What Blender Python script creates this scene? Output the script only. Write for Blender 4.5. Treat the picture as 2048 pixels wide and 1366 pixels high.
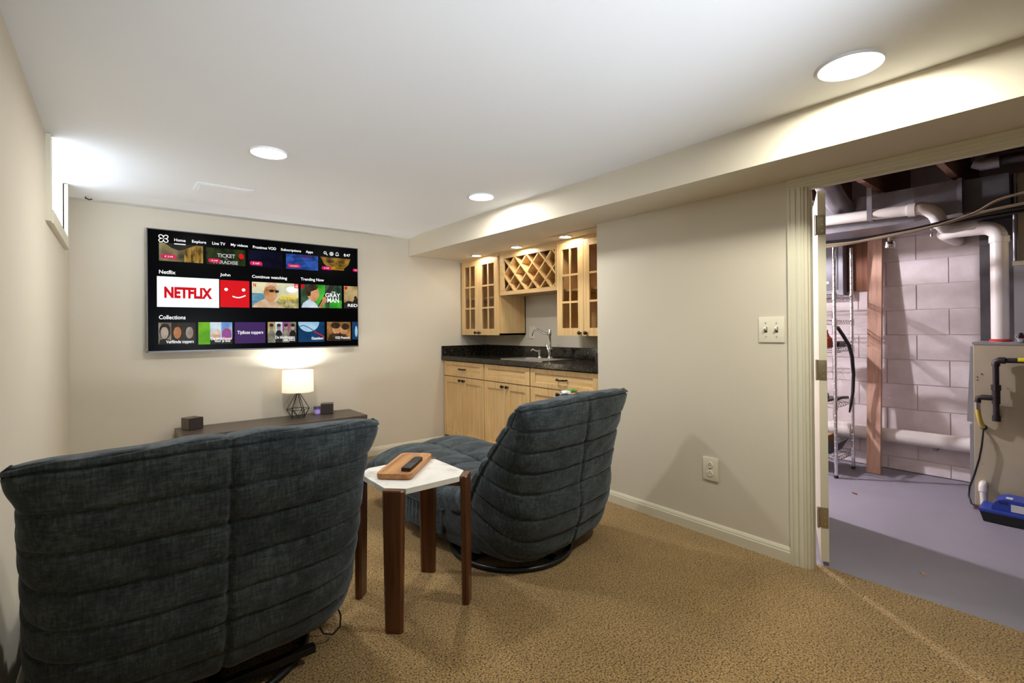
import bpy, bmesh, math, random
from mathutils import Vector, Matrix
random.seed(7)
PI = math.pi
SC = bpy.context.scene
COL = SC.collection
for o in list(bpy.data.objects):
    bpy.data.objects.remove(o)

# ------------------------------------------------------------------ camera
CAM_H = 1.2
TH, PITCH, ROLL, FPX, CY = .67886, .0044, -.00818, 975.8684, 653.355
fw = Vector((math.sin(TH)*math.cos(PITCH), math.cos(TH)*math.cos(PITCH), math.sin(PITCH)))
ri = Vector((math.cos(TH), -math.sin(TH), 0))
up = ri.cross(fw)
R_ = ri*math.cos(ROLL) + up*math.sin(ROLL)
U_ = -ri*math.sin(ROLL) + up*math.cos(ROLL)
cd = bpy.data.cameras.new('camera')
cam = bpy.data.objects.new('camera', cd)
COL.objects.link(cam)
cd.sensor_width = 36
cd.lens = FPX/2048*36
cd.shift_y = -(683-CY)/2048
cd.clip_start = .02
M = Matrix((R_, U_, -fw)).transposed().to_4x4()
M.translation = Vector((0, 0, CAM_H))
cam.matrix_world = M
SC.camera = cam

# ------------------------------------------------------------------ world and exposure
w = bpy.data.worlds.new('world')
SC.world = w
w.use_nodes = True
w.node_tree.nodes['Background'].inputs[0].default_value = (.80, .88, 1, 1)
w.node_tree.nodes['Background'].inputs[1].default_value = 1.0
SC.view_settings.view_transform = 'Standard'
SC.view_settings.look = 'None'
SC.view_settings.exposure = 0.15
SC.view_settings.gamma = 1
SC.view_settings.use_curve_mapping = False
SC.cycles.use_denoising = True
SC.cycles.max_bounces = 10
SC.cycles.diffuse_bounces = 6
SC.cycles.transparent_max_bounces = 12
SC.cycles.sample_clamp_indirect = 6
SC.cycles.caustics_reflective = False
SC.cycles.caustics_refractive = False
CAN_L = 330.0          # radiance of the recessed lamps
CAN_COL = (1, .98, .95)
CAN_COL_NEAR = (1, .97, .84)   # yellower lamps on the doorway side
BAR_L = 115.0          # bar lamps under the soffit
LAMP_W = 16.0          # bulb of the table lamp
UTIL_W = 150.0         # bare bulb of the utility room
FILL_W = 480.0        # added flash behind the camera, aimed at the ceiling
FILL_COL = (.84, .91, 1)
WIN_L = 4.8           # daylight in the hopper window

# ------------------------------------------------------------------ materials
MATS = {}
def _new(name):
    m = bpy.data.materials.new(name)
    m.use_nodes = True
    MATS[name] = m
    return m, m.node_tree.nodes, m.node_tree.links, m.node_tree.nodes['Principled BSDF']

def noise(N, L, scale, stretch=(1, 1, 1), detail=4, rough=.55, dist=0):
    tc = N.new('ShaderNodeTexCoord')
    mp = N.new('ShaderNodeMapping')
    mp.inputs['Scale'].default_value = stretch
    L.new(tc.outputs['Object'], mp.inputs['Vector'])
    n = N.new('ShaderNodeTexNoise')
    n.inputs['Scale'].default_value = scale
    n.inputs['Detail'].default_value = detail
    n.inputs['Roughness'].default_value = rough
    n.inputs['Distortion'].default_value = dist
    L.new(mp.outputs[0], n.inputs['Vector'])
    return n

def ramp(N, L, src, stops):
    r = N.new('ShaderNodeValToRGB')
    e = r.color_ramp.elements
    while len(e) < len(stops):
        e.new(.5)
    for i, (p, c) in enumerate(stops):
        e[i].position = p
        e[i].color = (*c, 1)
    L.new(src, r.inputs[0])
    return r

def bump(N, L, src, b, strength, distance):
    bp = N.new('ShaderNodeBump')
    bp.inputs['Strength'].default_value = strength
    bp.inputs['Distance'].default_value = distance
    L.new(src, bp.inputs['Height'])
    L.new(bp.outputs[0], b.inputs['Normal'])
    return bp

def mat(name, col, rough=.5, metal=0, var=0, scale=8, stretch=(1, 1, 1), bmp=0, bscale=200, spec=None, sheen=0):
    m, N, L, b = _new(name)
    b.inputs['Base Color'].default_value = (*col, 1)
    b.inputs['Roughness'].default_value = rough
    b.inputs['Metallic'].default_value = metal
    if spec is not None:
        b.inputs['Specular IOR Level'].default_value = spec
    if sheen:
        b.inputs['Sheen Weight'].default_value = sheen
    v = max(var, .02)
    n = noise(N, L, scale, stretch)
    r = ramp(N, L, n.outputs[0], [(.3, [c*(1-v) for c in col]), (.7, [min(1, c*(1+v)) for c in col])])
    L.new(r.outputs[0], b.inputs['Base Color'])
    if bmp:
        n2 = noise(N, L, bscale)
        bump(N, L, n2.outputs[0], b, bmp, .002)
    return m

def emit(name, col, strength=1, col2=None, scale=6, stretch=(1, 1, 1), stops=(.35, .65)):
    m, N, L, b = _new(name)
    b.inputs['Base Color'].default_value = (0, 0, 0, 1)
    b.inputs['Roughness'].default_value = .25
    b.inputs['Specular IOR Level'].default_value = .02
    b.inputs['Emission Color'].default_value = (*col, 1)
    b.inputs['Emission Strength'].default_value = strength
    if col2:
        n = noise(N, L, scale, stretch, detail=3)
        r = ramp(N, L, n.outputs[0], [(stops[0], col), (stops[1], col2)])
        L.new(r.outputs[0], b.inputs['Emission Color'])
    return m

def wood(name, c1, c2, c3, grain='z', scale=1.0, rough=.4, contrast=(.3, .5, .72)):
    m, N, L, b = _new(name)
    st = {'z': (30, 30, 1.6), 'y': (30, 1.6, 30), 'x': (1.6, 30, 30)}[grain]
    n = noise(N, L, 1.3*scale, st, detail=8, rough=.62, dist=.6)
    r = ramp(N, L, n.outputs[0], [(contrast[0], c1), (contrast[1], c2), (contrast[2], c3)])
    n2 = noise(N, L, 4*scale, (1, 1, .5), detail=2)
    mx = N.new('ShaderNodeMixRGB')
    mx.blend_type = 'MULTIPLY'
    mx.inputs[0].default_value = .5
    L.new(r.outputs[0], mx.inputs[1])
    r2 = ramp(N, L, n2.outputs[0], [(.3, (.72, .72, .72)), (.7, (1, 1, 1))])
    L.new(r2.outputs[0], mx.inputs[2])
    L.new(mx.outputs[0], b.inputs['Base Color'])
    b.inputs['Roughness'].default_value = rough
    bump(N, L, n.outputs[0], b, .08, .001)
    return m

mat('wall', (.655, .60, .49), .85, var=.025, scale=1.2, bmp=.06, bscale=350)
mat('ceiling', (.86, .875, .89), .9, var=.01, scale=1.0, bmp=.05, bscale=300)
mat('trim', (.69, .655, .52), .45, var=.02, scale=3)
mat('plate', (.78, .73, .60), .35, var=.01)
mat('slot', (.05, .04, .03), .6)
mat('tv_black', (.012, .012, .013), .3, spec=.2)
mat('bezel', (.10, .10, .10), .35, metal=.6)
mat('screw', (.55, .52, .45), .35, metal=.8)
emit('screen_black', (.0012, .0012, .0016), 1)
mat('console', (.085, .062, .048), .38, var=.18, scale=3, stretch=(2, 25, 25))
mat('speaker', (.028, .02, .019), .6, bmp=.2, bscale=600)
mat('speaker_side', (.13, .10, .07), .5)
mat('black_metal', (.012, .012, .013), .38, metal=.3)
mat('wire_black', (.006, .006, .007), .4)
mat('candle', (.23, .18, .62), .35)
mat('candle_label', (.52, .45, .85), .5)
mat('candle_lid', (.06, .045, .2), .4)
mat('chrome', (.78, .78, .80), .10, metal=1)
mat('steel', (.62, .62, .62), .28, metal=1)
mat('bronze', (.05, .04, .038), .32, metal=.85)
mat('remote_black', (.018, .013, .012), .45)
mat('remote_button', (.04, .035, .035), .5)
mat('glass_dark', (.02, .02, .02), .1)
mat('towel_white', (.75, .75, .72), .9, bmp=.4, bscale=300)
mat('towel_green', (.16, .30, .06), .9, bmp=.4, bscale=300)
mat('concrete', (.25, .235, .275), .55, var=.06, scale=3, bmp=.08, bscale=60)
mat('galvanised', (.27, .26, .28), .42, metal=.7, var=.12, scale=14)
mat('duct_dark', (.10, .095, .10), .5, metal=.5, var=.15, scale=9)
mat('pvc', (.80, .76, .70), .4, var=.03)
mat('red_seal', (.5, .03, .03), .5)
mat('panel_grey', (.25, .25, .28), .45, var=.04)
mat('panel_dark', (.15, .15, .17), .45)
mat('furnace', (.52, .46, .33), .42, metal=.25, var=.08, scale=4)
mat('furnace_grey', (.35, .35, .36), .45, metal=.3)
mat('iron', (.045, .038, .037), .5, metal=.55, var=.2, scale=30)
mat('yellow', (.62, .48, .10), .45)
mat('yellow_band', (.8, .72, .02), .5)
mat('blue', (.02, .05, .33), .4)
mat('black_plastic', (.008, .008, .009), .4)
mat('label_white', (.62, .62, .64), .5)
mat('clay', (.20, .08, .06), .8, var=.2, scale=20)
mat('wire_tan', (.34, .26, .17), .6)
mat('wire_grey', (.5, .5, .5), .5)
mat('hinge', (.42, .37, .25), .35, metal=.8)
mat('red_paint', (.42, .05, .02), .35)
mat('mortar', (.60, .54, .50), .9, var=.05)
mat('box_brown', (.35, .2, .1), .8)
mat('bulb_glass', (.9, .9, .9), .05)
mat('dirt', (.12, .09, .06), .9)
wood('maple', (.66, .42, .17), (.78, .53, .245), (.85, .62, .32), 'z', 1.0, .36)
wood('maple_y', (.66, .42, .17), (.78, .53, .245), (.85, .62, .32), 'y', 1.0, .36)
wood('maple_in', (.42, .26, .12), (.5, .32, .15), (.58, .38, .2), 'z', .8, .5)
wood('walnut', (.045, .015, .006), (.115, .040, .0145), (.20, .075, .027), 'z', .9, .34, (.28, .5, .75))
wood('acacia', (.30, .12, .035), (.46, .21, .07), (.58, .30, .11), 'x', 1.1, .42)
wood('lumber', (.44, .25, .17), (.56, .34, .24), (.64, .42, .31), 'z', .8, .8)
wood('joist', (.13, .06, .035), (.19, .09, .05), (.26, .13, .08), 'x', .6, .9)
wood('plywood', (.10, .045, .025), (.17, .07, .035), (.24, .11, .055), 'z', .5, .85)

# painted concrete block
m, N, L, b = _new('block')
n = noise(N, L, 5, detail=6)
r = ramp(N, L, n.outputs[0], [(.3, (.60, .53, .51)), (.7, (.76, .70, .69))])
L.new(r.outputs[0], b.inputs['Base Color'])
b.inputs['Roughness'].default_value = .8
n2 = noise(N, L, 90, detail=6)
bump(N, L, n2.outputs[0], b, .25, .004)

# carpet
m, N, L, b = _new('carpet')
tc = N.new('ShaderNodeTexCoord')
v = N.new('ShaderNodeTexVoronoi')
v.inputs['Scale'].default_value = 260
L.new(tc.outputs['Object'], v.inputs['Vector'])
sep = N.new('ShaderNodeSeparateColor')
L.new(v.outputs['Color'], sep.inputs[0])
nf = noise(N, L, 150, detail=3, rough=.65)
mx0 = N.new('ShaderNodeMath'); mx0.operation = 'MULTIPLY_ADD'; mx0.inputs[1].default_value = .40
mx1 = N.new('ShaderNodeMath'); mx1.operation = 'MULTIPLY_ADD'; mx1.inputs[1].default_value = 3.6; mx1.inputs[2].default_value = -1.52
L.new(nf.outputs[0], mx1.inputs[0]); L.new(sep.outputs[0], mx0.inputs[0]); L.new(mx1.outputs[0], mx0.inputs[2])
r = ramp(N, L, mx0.outputs[0], [(.0, (.03, .016, .005)), (.2, (.15, .086, .028)), (.45, (.33, .208, .077)), (1., (.52, .355, .155))])
n = noise(N, L, 3.0, detail=3)
r2 = ramp(N, L, n.outputs[0], [(.35, (.80, .80, .80)), (.65, (1, 1, 1))])
mx = N.new('ShaderNodeMixRGB'); mx.blend_type = 'MULTIPLY'; mx.inputs[0].default_value = .8
L.new(r.outputs[0], mx.inputs[1]); L.new(r2.outputs[0], mx.inputs[2])
L.new(mx.outputs[0], b.inputs['Base Color'])
b.inputs['Roughness'].default_value = 1
b.inputs['Specular IOR Level'].default_value = .05
b.inputs['Sheen Weight'].default_value = .25
n3 = noise(N, L, 150, detail=3)
bump(N, L, n3.outputs[0], b, .9, .006)

# velvet-like chenille upholstery
m, N, L, b = _new('chenille')
n1 = noise(N, L, 7, (1, 1, 1), detail=6, rough=.65)
n2 = noise(N, L, 80, (.3, 1, 1.8), detail=4, rough=.7)
n3 = noise(N, L, 80, (1.8, 1, .3), detail=4, rough=.7)
ad = N.new('ShaderNodeMath'); ad.operation = 'ADD'
L.new(n2.outputs[0], ad.inputs[0]); L.new(n3.outputs[0], ad.inputs[1])
ad2 = N.new('ShaderNodeMath'); ad2.operation = 'MULTIPLY_ADD'; ad2.inputs[1].default_value = 1.1
L.new(n1.outputs[0], ad2.inputs[0]); L.new(ad.outputs[0], ad2.inputs[2])
dv = N.new('ShaderNodeMath'); dv.operation = 'DIVIDE'; dv.inputs[1].default_value = 3.1
L.new(ad2.outputs[0], dv.inputs[0])
r = ramp(N, L, dv.outputs[0], [(.40, (.015, .020, .022)), (.5, (.034, .044, .048)), (.61, (.078, .097, .106))])
L.new(r.outputs[0], b.inputs['Base Color'])
b.inputs['Roughness'].default_value = .85
b.inputs['Specular IOR Level'].default_value = .15
b.inputs['Sheen Weight'].default_value = .35
b.inputs['Sheen Roughness'].default_value = .45
b.inputs['Sheen Tint'].default_value = (.55, .62, .72, 1)
bump(N, L, ad.outputs[0], b, .25, .003)

# granite
m, N, L, b = _new('granite')
n1 = noise(N, L, 60, detail=6, rough=.7)
r = ramp(N, L, n1.outputs[0], [(.38, (.006, .006, .006)), (.55, (.02, .017, .012)), (.72, (.16, .12, .07))])
L.new(r.outputs[0], b.inputs['Base Color'])
b.inputs['Roughness'].default_value = .12

# marble
m, N, L, b = _new('marble')
n1 = noise(N, L, 6, detail=8, rough=.6, dist=1.6)
r = ramp(N, L, n1.outputs[0], [(.36, (.50, .49, .46)), (.46, (.76, .75, .71)), (.7, (.84, .83, .79))])
L.new(r.outputs[0], b.inputs['Base Color'])
b.inputs['Roughness'].default_value = .25

# window glass of the cabinet doors
m, N, L, b = _new('glass')
b.inputs['Roughness'].default_value = .04
b.inputs['Base Color'].default_value = (.9, .92, .9, 1)
tr = N.new('ShaderNodeBsdfTransparent')
tr.inputs[0].default_value = (.88, .87, .84, 1)
ms = N.new('ShaderNodeMixShader')
fr = N.new('ShaderNodeFresnel'); fr.inputs[0].default_value = 1.35
ge = N.new('ShaderNodeNewGeometry'); sb = N.new('ShaderNodeMath'); sb.operation = 'SUBTRACT'; sb.inputs[0].default_value = 1
ml = N.new('ShaderNodeMath'); ml.operation = 'MULTIPLY'
L.new(ge.outputs['Backfacing'], sb.inputs[1]); L.new(sb.outputs[0], ml.inputs[0]); L.new(fr.outputs[0], ml.inputs[1])
L.new(ml.outputs[0], ms.inputs[0])
L.new(tr.outputs[0], ms.inputs[1])
gl = N.new('ShaderNodeBsdfGlossy'); gl.inputs['Roughness'].default_value = .05
L.new(gl.outputs[0], ms.inputs[2])
L.new(ms.outputs[0], N['Material Output'].inputs[0])

# translucent lamp shade
m, N, L, b = _new('shade')
df = N.new('ShaderNodeBsdfDiffuse'); df.inputs[0].default_value = (.84, .80, .74, 1)
tl = N.new('ShaderNodeBsdfTranslucent'); tl.inputs[0].default_value = (.84, .79, .71, 1)
ms = N.new('ShaderNodeMixShader'); ms.inputs[0].default_value = .5
L.new(df.outputs[0], ms.inputs[1]); L.new(tl.outputs[0], ms.inputs[2])
n = noise(N, L, 300, (1, 1, 1))
L.new(ms.outputs[0], N['Material Output'].inputs[0])

emit('lens', CAN_COL, CAN_L)
emit('lens_near', CAN_COL_NEAR, CAN_L)
emit('lens_bar', (1, .92, .78), BAR_L)
emit('daylight_pane', (.78, .88, 1), WIN_L)

# ------------------------------------------------------------------ mesh helpers
class MB:
    """collects pieces into ONE mesh"""
    def __init__(s):
        s.v = []; s.f = []
    def add(s, vs, fs):
        o = len(s.v)
        s.v += [tuple(v) for v in vs]
        s.f += [tuple(i+o for i in f) for f in fs]
        return s
    def box(s, x0, x1, y0, y1, z0, z1, bev=0, M=None):
        x0, x1 = min(x0, x1), max(x0, x1); y0, y1 = min(y0, y1), max(y0, y1); z0, z1 = min(z0, z1), max(z0, z1)
        vs = [(x0,y0,z0),(x1,y0,z0),(x1,y1,z0),(x0,y1,z0),(x0,y0,z1),(x1,y0,z1),(x1,y1,z1),(x0,y1,z1)]
        fs = [(3,2,1,0),(4,5,6,7),(0,1,5,4),(1,2,6,5),(2,3,7,6),(3,0,4,7)]
        if bev:
            bm = bmesh.new()
            bv = [bm.verts.new(v) for v in vs]
            for f in fs: bm.faces.new([bv[i] for i in f])
            bmesh.ops.bevel(bm, geom=bm.edges[:], offset=bev, segments=2, affect='EDGES', profile=.6)
            bm.verts.index_update()
            vs = [v.co.copy() for v in bm.verts]
            fs = [[v.index for v in f.verts] for f in bm.faces]
            bm.free()
        if M: vs = [M @ Vector(v) for v in vs]
        return s.add(vs, fs)
    def cyl(s, p0, p1, r0, r1=None, n=20, caps=True):
        p0 = Vector(p0); p1 = Vector(p1); r1 = r0 if r1 is None else r1
        d = (p1-p0).normalized()
        a = d.orthogonal().normalized(); b = d.cross(a)
        vs = []
        for p, r in ((p0, r0), (p1, r1)):
            for i in range(n):
                t = 2*PI*i/n
                vs.append(p + a*r*math.cos(t) + b*r*math.sin(t))
        fs = [(i, (i+1) % n, n+(i+1) % n, n+i) for i in range(n)]
        if caps: fs += [tuple(range(n))[::-1], tuple(range(n, 2*n))]
        return s.add(vs, fs)
    def tube(s, pts, r, n=10, closed=False):
        pts = [Vector(p) for p in pts]; m_ = len(pts); vs = []; fs = []
        nrm = None
        for k, p in enumerate(pts):
            a = pts[(k-1) % m_] if (k or closed) else p
            c = pts[(k+1) % m_] if (k < m_-1 or closed) else p
            d = (c-a).normalized()
            if nrm is None: nrm = d.orthogonal().normalized()
            nrm = (nrm - d*nrm.dot(d)).normalized()
            bb = d.cross(nrm)
            rr = r[k] if isinstance(r, (list, tuple)) else r
            for i in range(n):
                t = 2*PI*i/n
                vs.append(p + nrm*rr*math.cos(t) + bb*rr*math.sin(t))
        for k in range(m_ if closed else m_-1):
            k2 = (k+1) % m_
            fs += [(k*n+i, k*n+(i+1) % n, k2*n+(i+1) % n, k2*n+i) for i in range(n)]
        if not closed: fs += [tuple(range(n))[::-1], tuple((m_-1)*n+i for i in range(n))]
        return s.add(vs, fs)
    def lathe(s, prof, c=(0, 0, 0), n=32, axis='z'):
        vs = []; fs = []
        for r, h in prof:
            for i in range(n):
                t = 2*PI*i/n
                p = {'z': (r*math.cos(t), r*math.sin(t), h), 'x': (h, r*math.cos(t), r*math.sin(t)), 'y': (r*math.sin(t), h, r*math.cos(t))}[axis]
                vs.append((c[0]+p[0], c[1]+p[1], c[2]+p[2]))
        for k in range(len(prof)-1):
            fs += [(k*n+i, k*n+(i+1) % n, (k+1)*n+(i+1) % n, (k+1)*n+i) for i in range(n)]
        if prof[0][0] > 0: fs.append(tuple(range(n))[::-1])
        if prof[-1][0] > 0: fs.append(tuple((len(prof)-1)*n+i for i in range(n)))
        return s.add(vs, fs)
    def prism(s, poly, h0, h1, axis='z'):
        """extrude a 2D polygon; axis z: (x,y), axis y: (x,z), axis x: (y,z)"""
        n = len(poly); vs = []
        for h in (h0, h1):
            for a, b_ in poly:
                vs.append({'z': (a, b_, h), 'y': (a, h, b_), 'x': (h, a, b_)}[axis])
        fs = [tuple(range(n))[::-1], tuple(range(n, 2*n))] + [(i, (i+1) % n, n+(i+1) % n, n+i) for i in range(n)]
        return s.add(vs, fs)
    def build(s, name, mt, parent=None, smooth=False, local=False, kind=None):
        off = Vector((0, 0, 0))
        if parent is not None and not local:
            q = parent
            while q is not None:
                off += q.location; q = q.parent
        me = bpy.data.meshes.new(name)
        me.from_pydata([tuple(Vector(v)-off) for v in s.v], [], s.f)
        bm = bmesh.new(); bm.from_mesh(me)
        bmesh.ops.remove_doubles(bm, verts=bm.verts[:], dist=1e-6)
        bmesh.ops.recalc_face_normals(bm, faces=bm.faces[:])
        bm.to_mesh(me); bm.free()
        me.materials.append(MATS[mt])
        if smooth:
            me.polygons.foreach_set('use_smooth', [True]*len(me.polygons))
            me.set_sharp_from_angle(angle=math.radians(38))
        o = bpy.data.objects.new(name, me)
        COL.objects.link(o)
        if parent is not None: o.parent = parent
        if kind: o['kind'] = kind
        return o

def thing(name, label, cat, loc=(0, 0, 0), rz=0, group=None):
    o = bpy.data.objects.new(name, None)
    o.empty_display_size = .05
    COL.objects.link(o)
    o.location = loc; o.rotation_euler = (0, 0, rz)
    return tag(o, label, cat, group)
def tag(o, label, cat, group=None):
    o['label'] = label; o['category'] = cat
    if group: o['group'] = group
    return o
def struct(name, mb, mt, label=None, smooth=False):
    o = mb.build(name, mt, smooth=smooth, kind='structure')
    if label: o['label'] = label
    return o
def box(*a, bev=0): return MB().box(*a, bev=bev)

# ------------------------------------------------------------------ room shell
XL, YB, ZC, S, ZS, D = -.26, 4.475, 2.1286, 2.277, 1.939, 2.654
YR = -2.2            # wall behind the camera
DW = .065            # partition thickness
RB = 3.235           # back of the bar recess
YC = 2.32            # corner of the bar recess
DY0, DY1, DZ = .10, .957, 1.888   # door opening in the right wall
UX, UY0, UY1 = 5.05, -1.4, 2.9    # utility room
WY0, WY1, WZ0 = 3.17, 4.10, 1.785

struct('floor', MB().box(XL-.12, D+.09, YR, YB, -.06, 0).box(D, RB+.1, YC-.1, YB, -.06, -.001), 'carpet', 'speckled tan cut-pile carpet')
mb = MB().box(XL-.12, S+.02, YR, YB-.27, ZC, ZC+.1)
mb.add([(XL-.12, YB-.27, ZC), (S+.02, YB-.27, ZC), (S+.02, YB+.02, ZC-.020), (XL-.12, YB+.02, ZC-.020),
        (XL-.12, YB-.27, ZC+.1), (S+.02, YB-.27, ZC+.1), (S+.02, YB+.02, ZC+.1), (XL-.12, YB+.02, ZC+.1)],
       [(3,2,1,0),(4,5,6,7),(0,1,5,4),(1,2,6,5),(2,3,7,6),(3,0,4,7)])
struct('ceiling', mb, 'ceiling', 'smooth white drywall ceiling')
struct('trim_1', MB().box(S, D+DW, YR, YC, ZS, ZC+.1).box(S, RB+.1, YC, YB, ZS, ZC+.1), 'wall', 'painted soffit box running along the right side')
struct('wall_back', MB().box(XL-.12, RB+.12, YB, YB+.12, 0, ZC+.2), 'wall')
mb = MB().box(XL-.12, XL, YR, WY0, 0, ZC+.1).box(XL-.12, XL, WY1, YB, 0, ZC+.1).box(XL-.12, XL, WY0, WY1, 0, WZ0)
struct('wall_left', mb, 'wall')
mb = MB().box(D, D+DW, DY1+.03, YC, 0, ZS).box(D, D+DW, DY0-.03, DY1+.03, DZ+.03, ZS).box(D, D+DW, YR, DY0-.03, 0, ZS)
struct('wall_right', mb, 'wall')
struct('wall_recess_side', MB().box(D+DW, RB, YC-.1, YC, 0, ZS), 'wall')
struct('wall_recess_back', MB().box(RB, RB+.12, YC-.1, YB, 0, ZS), 'wall')
struct('wall_near', MB().box(XL-.12, UX+.2, YR-.12, YR, 0, 2.6), 'wall')

# baseboards: profile (offset from wall, height)
def baseboard(name, kind, c, a0, a1, sgn):
    pr = [(0, 0), (.014, 0), (.014, .052), (.011, .058), (.011, .063), (.007, .072), (.004, .078), (0, .078)]
    mb = MB()
    if kind == 'x':   # wall plane x=c, runs along y
        mb.add([(c+sgn*p, a, z) for a in (a0, a1) for p, z in pr],
               [tuple(range(8)), tuple(range(8, 16))] + [(i, (i+1) % 8, 8+(i+1) % 8, 8+i) for i in range(8)])
    else:
        mb.add([(a, c+sgn*p, z) for a in (a0, a1) for p, z in pr],
               [tuple(range(8)), tuple(range(8, 16))] + [(i, (i+1) % 8, 8+(i+1) % 8, 8+i) for i in range(8)])
    struct(name, mb, 'trim')
baseboard('baseboard_left', 'x', XL, YR, YB, 1)
baseboard('baseboard_back', 'y', YB, XL+.014, 2.66, -1)
baseboard('baseboard_right', 'x', D, 1.043, YC, -1)

# door casing with fluted profile, jambs, stops
mb = MB()
def casing_v(mb, y_in, sgn):
    for o0, o1, t in ((0, .012, .010), (.012, .03, .014), (.03, .036, .011), (.036, .06, .016), (.06, .072, .019)):
        mb.box(D-t, D, y_in+sgn*o0, y_in+sgn*o1, 0, DZ+.004)
casing_v(mb, DY1+.014, 1)
casing_v(mb, DY0-.016, -1)
for o0, o1, t in ((.004, .016, .012), (.016, .032, .016), (.032, .051, .0195)):
    mb.box(D-t, D, DY0-.088, DY1+.088, DZ+o0, min(DZ+o1, ZS-.001))
struct('trim_2', mb, 'trim', 'cream fluted door casing')
mb = MB().box(D-.002, D+DW+.002, DY1, DY1+.03, 0, DZ).box(D-.002, D+DW+.002, DY0-.03, DY0, 0, DZ).box(D-.002, D+DW+.002, DY0-.03, DY1+.03, DZ, DZ+.03)
mb.box(D+.012, D+.034, DY1-.007, DY1, 0, DZ-.007).box(D+.012, D+.034, DY0, DY0+.007, 0, DZ-.007).box(D+.012, D+.034, DY0, DY1, DZ-.007, DZ)
struct('trim_3', mb, 'trim', 'cream door jamb with stop')

# door slab, swung far into the utility room
hx, hy = D+DW+.022, DY1-.008
ang = math.radians(68)
do = bpy.data.objects.new('door_1', None); COL.objects.link(do)
do.location = (hx, hy, 0); do.rotation_euler = (0, 0, math.radians(90)-ang)
do['kind'] = 'structure'; do['label'] = 'cream utility room door seen edge on'
MB().box(.004, .80, -.042, -.007, .02, DZ-.006).build('slab', 'trim', do, local=True)
for hz in (.19, .93, 1.66):
    h = MB().box(.0015, .0045, -.040, .000, hz, hz+.10, bev=.001).cyl((0, .003, hz-.002), (0, .003, hz+.102), .006, n=12)
    h.box(-.020, -.001, .001, .0035, hz, hz+.1)
    hob = h.build('hinge', 'hinge', do, local=True, smooth=True)
    for sz in (.02, .05, .08):
        MB().cyl((.0005, -.027, hz+sz), (.002, -.027, hz+sz), .004, n=10).build('screw', 'screw', hob, local=True)

# hopper window on the left wall
wo = bpy.data.objects.new('window_1', None); COL.objects.link(wo)
wo.location = (XL, (WY0+WY1)/2, WZ0); wo['kind'] = 'structure'; wo['label'] = 'small high hopper window blown out by daylight'
mb = MB()
mb.box(XL-.005, XL+.018, WY0-.065, WY0, WZ0-.065, ZC-.004).box(XL-.005, XL+.018, WY1, WY1+.065, WZ0-.065, ZC-.004).box(XL-.005, XL+.022, WY0, WY1, WZ0-.065, WZ0)
mb.build('window_frame', 'trim', wo)
mb = MB().box(XL-.118, XL-.005, WY0, WY0+.012, WZ0, ZC).box(XL-.118, XL-.005, WY1-.012, WY1, WZ0, ZC).box(XL-.118, XL-.005, WY0+.012, WY1-.012, WZ0, WZ0+.012)
mb.build('window_jamb', 'trim', wo)
box(XL-.045, XL-.037, WY0+.012, WY1-.012, WZ0+.012, ZC-.001).build('pane', 'daylight_pane', wo)

# utility room shell
struct('floor_utility', MB().box(D+.09, UX+.2, YR, UY1, -.06, -.004).box(D-.01, D+.09, DY0-.2, DY1+.2, -.07, -.0605), 'concrete', 'grey painted concrete floor')
struct('wall_utility_end', box(RB+.12, UX+.2, UY1, UY1+.12, 0, 2.6), 'block')
struct('wall_utility_side', MB().box(D+DW, D+DW+.001, YR, YR+.01, 0, 2.6).box(RB+.12, RB+.13, YC-.1, UY1, 0, 2.6), 'block')
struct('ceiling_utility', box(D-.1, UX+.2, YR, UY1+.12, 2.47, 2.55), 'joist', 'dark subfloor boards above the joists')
struct('wall_header', box(D+DW-.01, D+DW, YR, UY1, ZS, 2.5), 'block')

# block wall of separate painted blocks with recessed joints
bw = struct('wall_utility_back', box(UX+.006, UX+.2, YR, UY1+.12, 0, 2.6), 'mortar', 'white painted concrete block wall')
JO = .009
def block_mesh(y0, y1, z0, z1):
    return MB().box(UX, UX+.02, y0, y1, z0, z1, bev=.003)
base = block_mesh(-.196, .196, -.0975, .0975)
base_me = None
cnt = 0
for k in range(-1, 11):
    z0 = .107 + .2033*k
    off = 0 if k % 2 == 0 else .2
    for j in range(-3, 6):
        yc = .82 + off - .0 + .4*j
        if yc < -.45 or yc > 2.75: continue
        zz0, zz1 = max(.002, z0+JO/2-.001), z0+.2033-JO/2+.001
        if zz1 > 2.3: continue
        if k == -1:
            o = block_mesh(yc-.1965, yc+.1965, zz0, zz1).build('block', 'block', bw)
        elif base_me is None:
            o = block_mesh(yc-.1965, yc+.1965, zz0, zz1)
            o = MB().add([(v[0], v[1]-yc, v[2]-z0) for v in o.v], o.f).build('block', 'block', bw)
            base_me = o.data; o.location = (0, yc, z0)
        else:
            o = bpy.data.objects.new('block', base_me); COL.objects.link(o); o.parent = bw; o.location = (random.uniform(-.0015, .001), yc, z0)

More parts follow.
